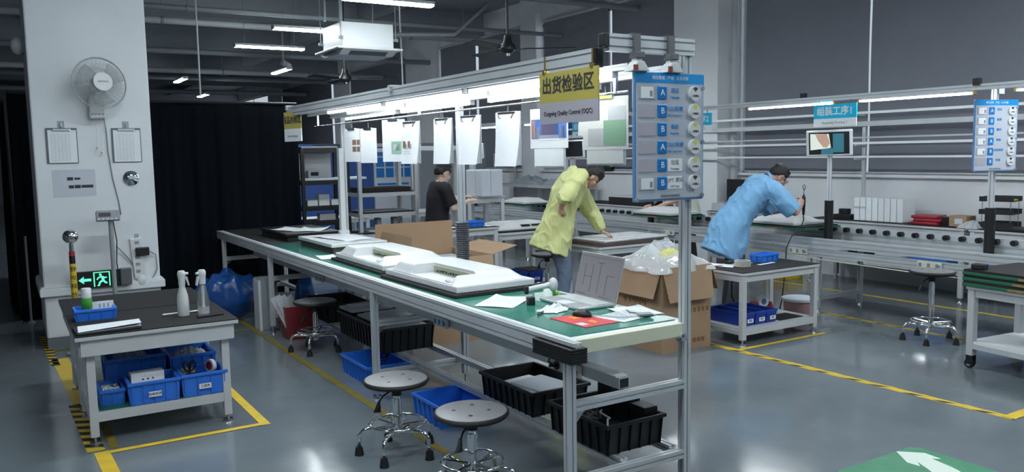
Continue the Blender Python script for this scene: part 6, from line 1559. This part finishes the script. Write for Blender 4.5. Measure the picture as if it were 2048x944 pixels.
# worker in the yellow jacket
yel = dict(pelvis=(0, 0, .95), waist=(.05, 0, 1.12), chest=(.12, 0, 1.32), upper=(.215, 0, 1.47), neck=(.285, 0, 1.525), head=(.395, 0, 1.485), head_rot=(52, -8, 0),
    sh_r=(.20, -.20, 1.50), el_r=(.0, -.33, 1.295), wr_r=(-.01, -.235, 1.19), sh_l=(.27, .20, 1.43), el_l=(.42, .24, 1.15), wr_l=(.56, .16, .885),
    hand_r=((.05, .5, -.6), (-.8, -.2, -.1), (.3, -.4, .3), .9, True), hand_l=((.75, -.1, -.35), (.3, 0, .9), (0, -1, 0), .45, False),
    kn_r=(.06, -.11, .50), an_r=(.0, -.13, .085), kn_l=(.10, .11, .50), an_l=(.06, .13, .085))
person('person in a yellow jacket and jeans bending over the trolley table, hand on hip', V((4.92, 7.10, 0)), R(-20), yel,
    dict(top=dict(name='jacket', mat='jacket_yellow', hem=([(-.085, 0, .72), (-.055, 0, .80), (.0, 0, .96)], [(.26, .215), (.245, .205), (.215, .18)]), sleeve_r=1.05, sleeve_l=1.95, wide=1.25, ease=.040, disp=.018, ds=8, seed=9), legs=('jeans', 'jeans')),
    skin='skin', hair_kw=dict(seed=8))
# worker in the black T-shirt
blk = dict(pelvis=(0, 0, .92), waist=(.01, 0, 1.06), chest=(.03, 0, 1.22), upper=(.045, 0, 1.36), neck=(.06, 0, 1.415), head=(.095, 0, 1.515), head_rot=(16, 4, 0),
    sh_r=(.05, -.19, 1.335), el_r=(.13, -.25, 1.10), wr_r=(.37, -.16, 1.18), sh_l=(.05, .19, 1.335), el_l=(.16, .24, 1.11), wr_l=(.40, .12, 1.21),
    hand_r=((.9, .2, .1), (.1, -.2, 1), (0, 1, 0), .35, False), hand_l=((.9, -.1, .1), (.1, .2, 1), (0, -1, 0), .35, False),
    kn_r=(.03, -.10, .49), an_r=(-.02, -.11, .085), kn_l=(.03, .10, .49), an_l=(-.02, .11, .085))
person('person in a black T-shirt working at the back with arms stretched forward', V((4.52, 9.10, 0)), R(-8), blk,
    dict(top=dict(name='t_shirt', mat='tee_black', hem=([(-.01, 0, .82), (0, 0, .92)], [(.185, .15), (.18, .145)]), sleeve_r=.85, sleeve_l=.85, wide=1.15, ease=.025, disp=.006, ds=9, seed=5), legs=('trousers', 'trousers')),
    skin='skin_pale', hair_kw=dict(seed=1, top=1.6, fringe=.04))
# worker across the conveyor, mostly hidden by the button board
pal = dict(pelvis=(0, 0, .92), waist=(.06, 0, 1.06), chest=(.14, 0, 1.22), upper=(.22, 0, 1.36), neck=(.26, 0, 1.415), head=(.34, 0, 1.48), head_rot=(35, 0, 0),
    sh_r=(.22, -.19, 1.33), el_r=(.33, -.26, 1.08), wr_r=(.55, -.14, .975), sh_l=(.22, .19, 1.33), el_l=(.33, .26, 1.08), wr_l=(.55, .10, .975),
    hand_r=((.9, .2, -.1), (.1, -.1, 1), (0, 1, 0), .3, False), hand_l=((.9, -.1, -.1), (.1, .1, 1), (0, -1, 0), .3, False),
    kn_r=(.03, -.10, .49), an_r=(-.02, -.11, .085), kn_l=(.03, .10, .49), an_l=(-.02, .11, .085))
person('person in a pale shirt reaching over the conveyor, mostly hidden by the button board', V((8.42, 8.80, 0)), R(172), pal,
    dict(top=dict(name='shirt', mat='shirt_pale', hem=([(-.02, 0, .76), (0, 0, .92)], [(.20, .17), (.19, .15)]), sleeve_r=.85, sleeve_l=.85, wide=1.25, ease=.03, disp=.008, ds=8, seed=7), legs=('trousers', 'trousers')), hair_kw=dict(seed=6))
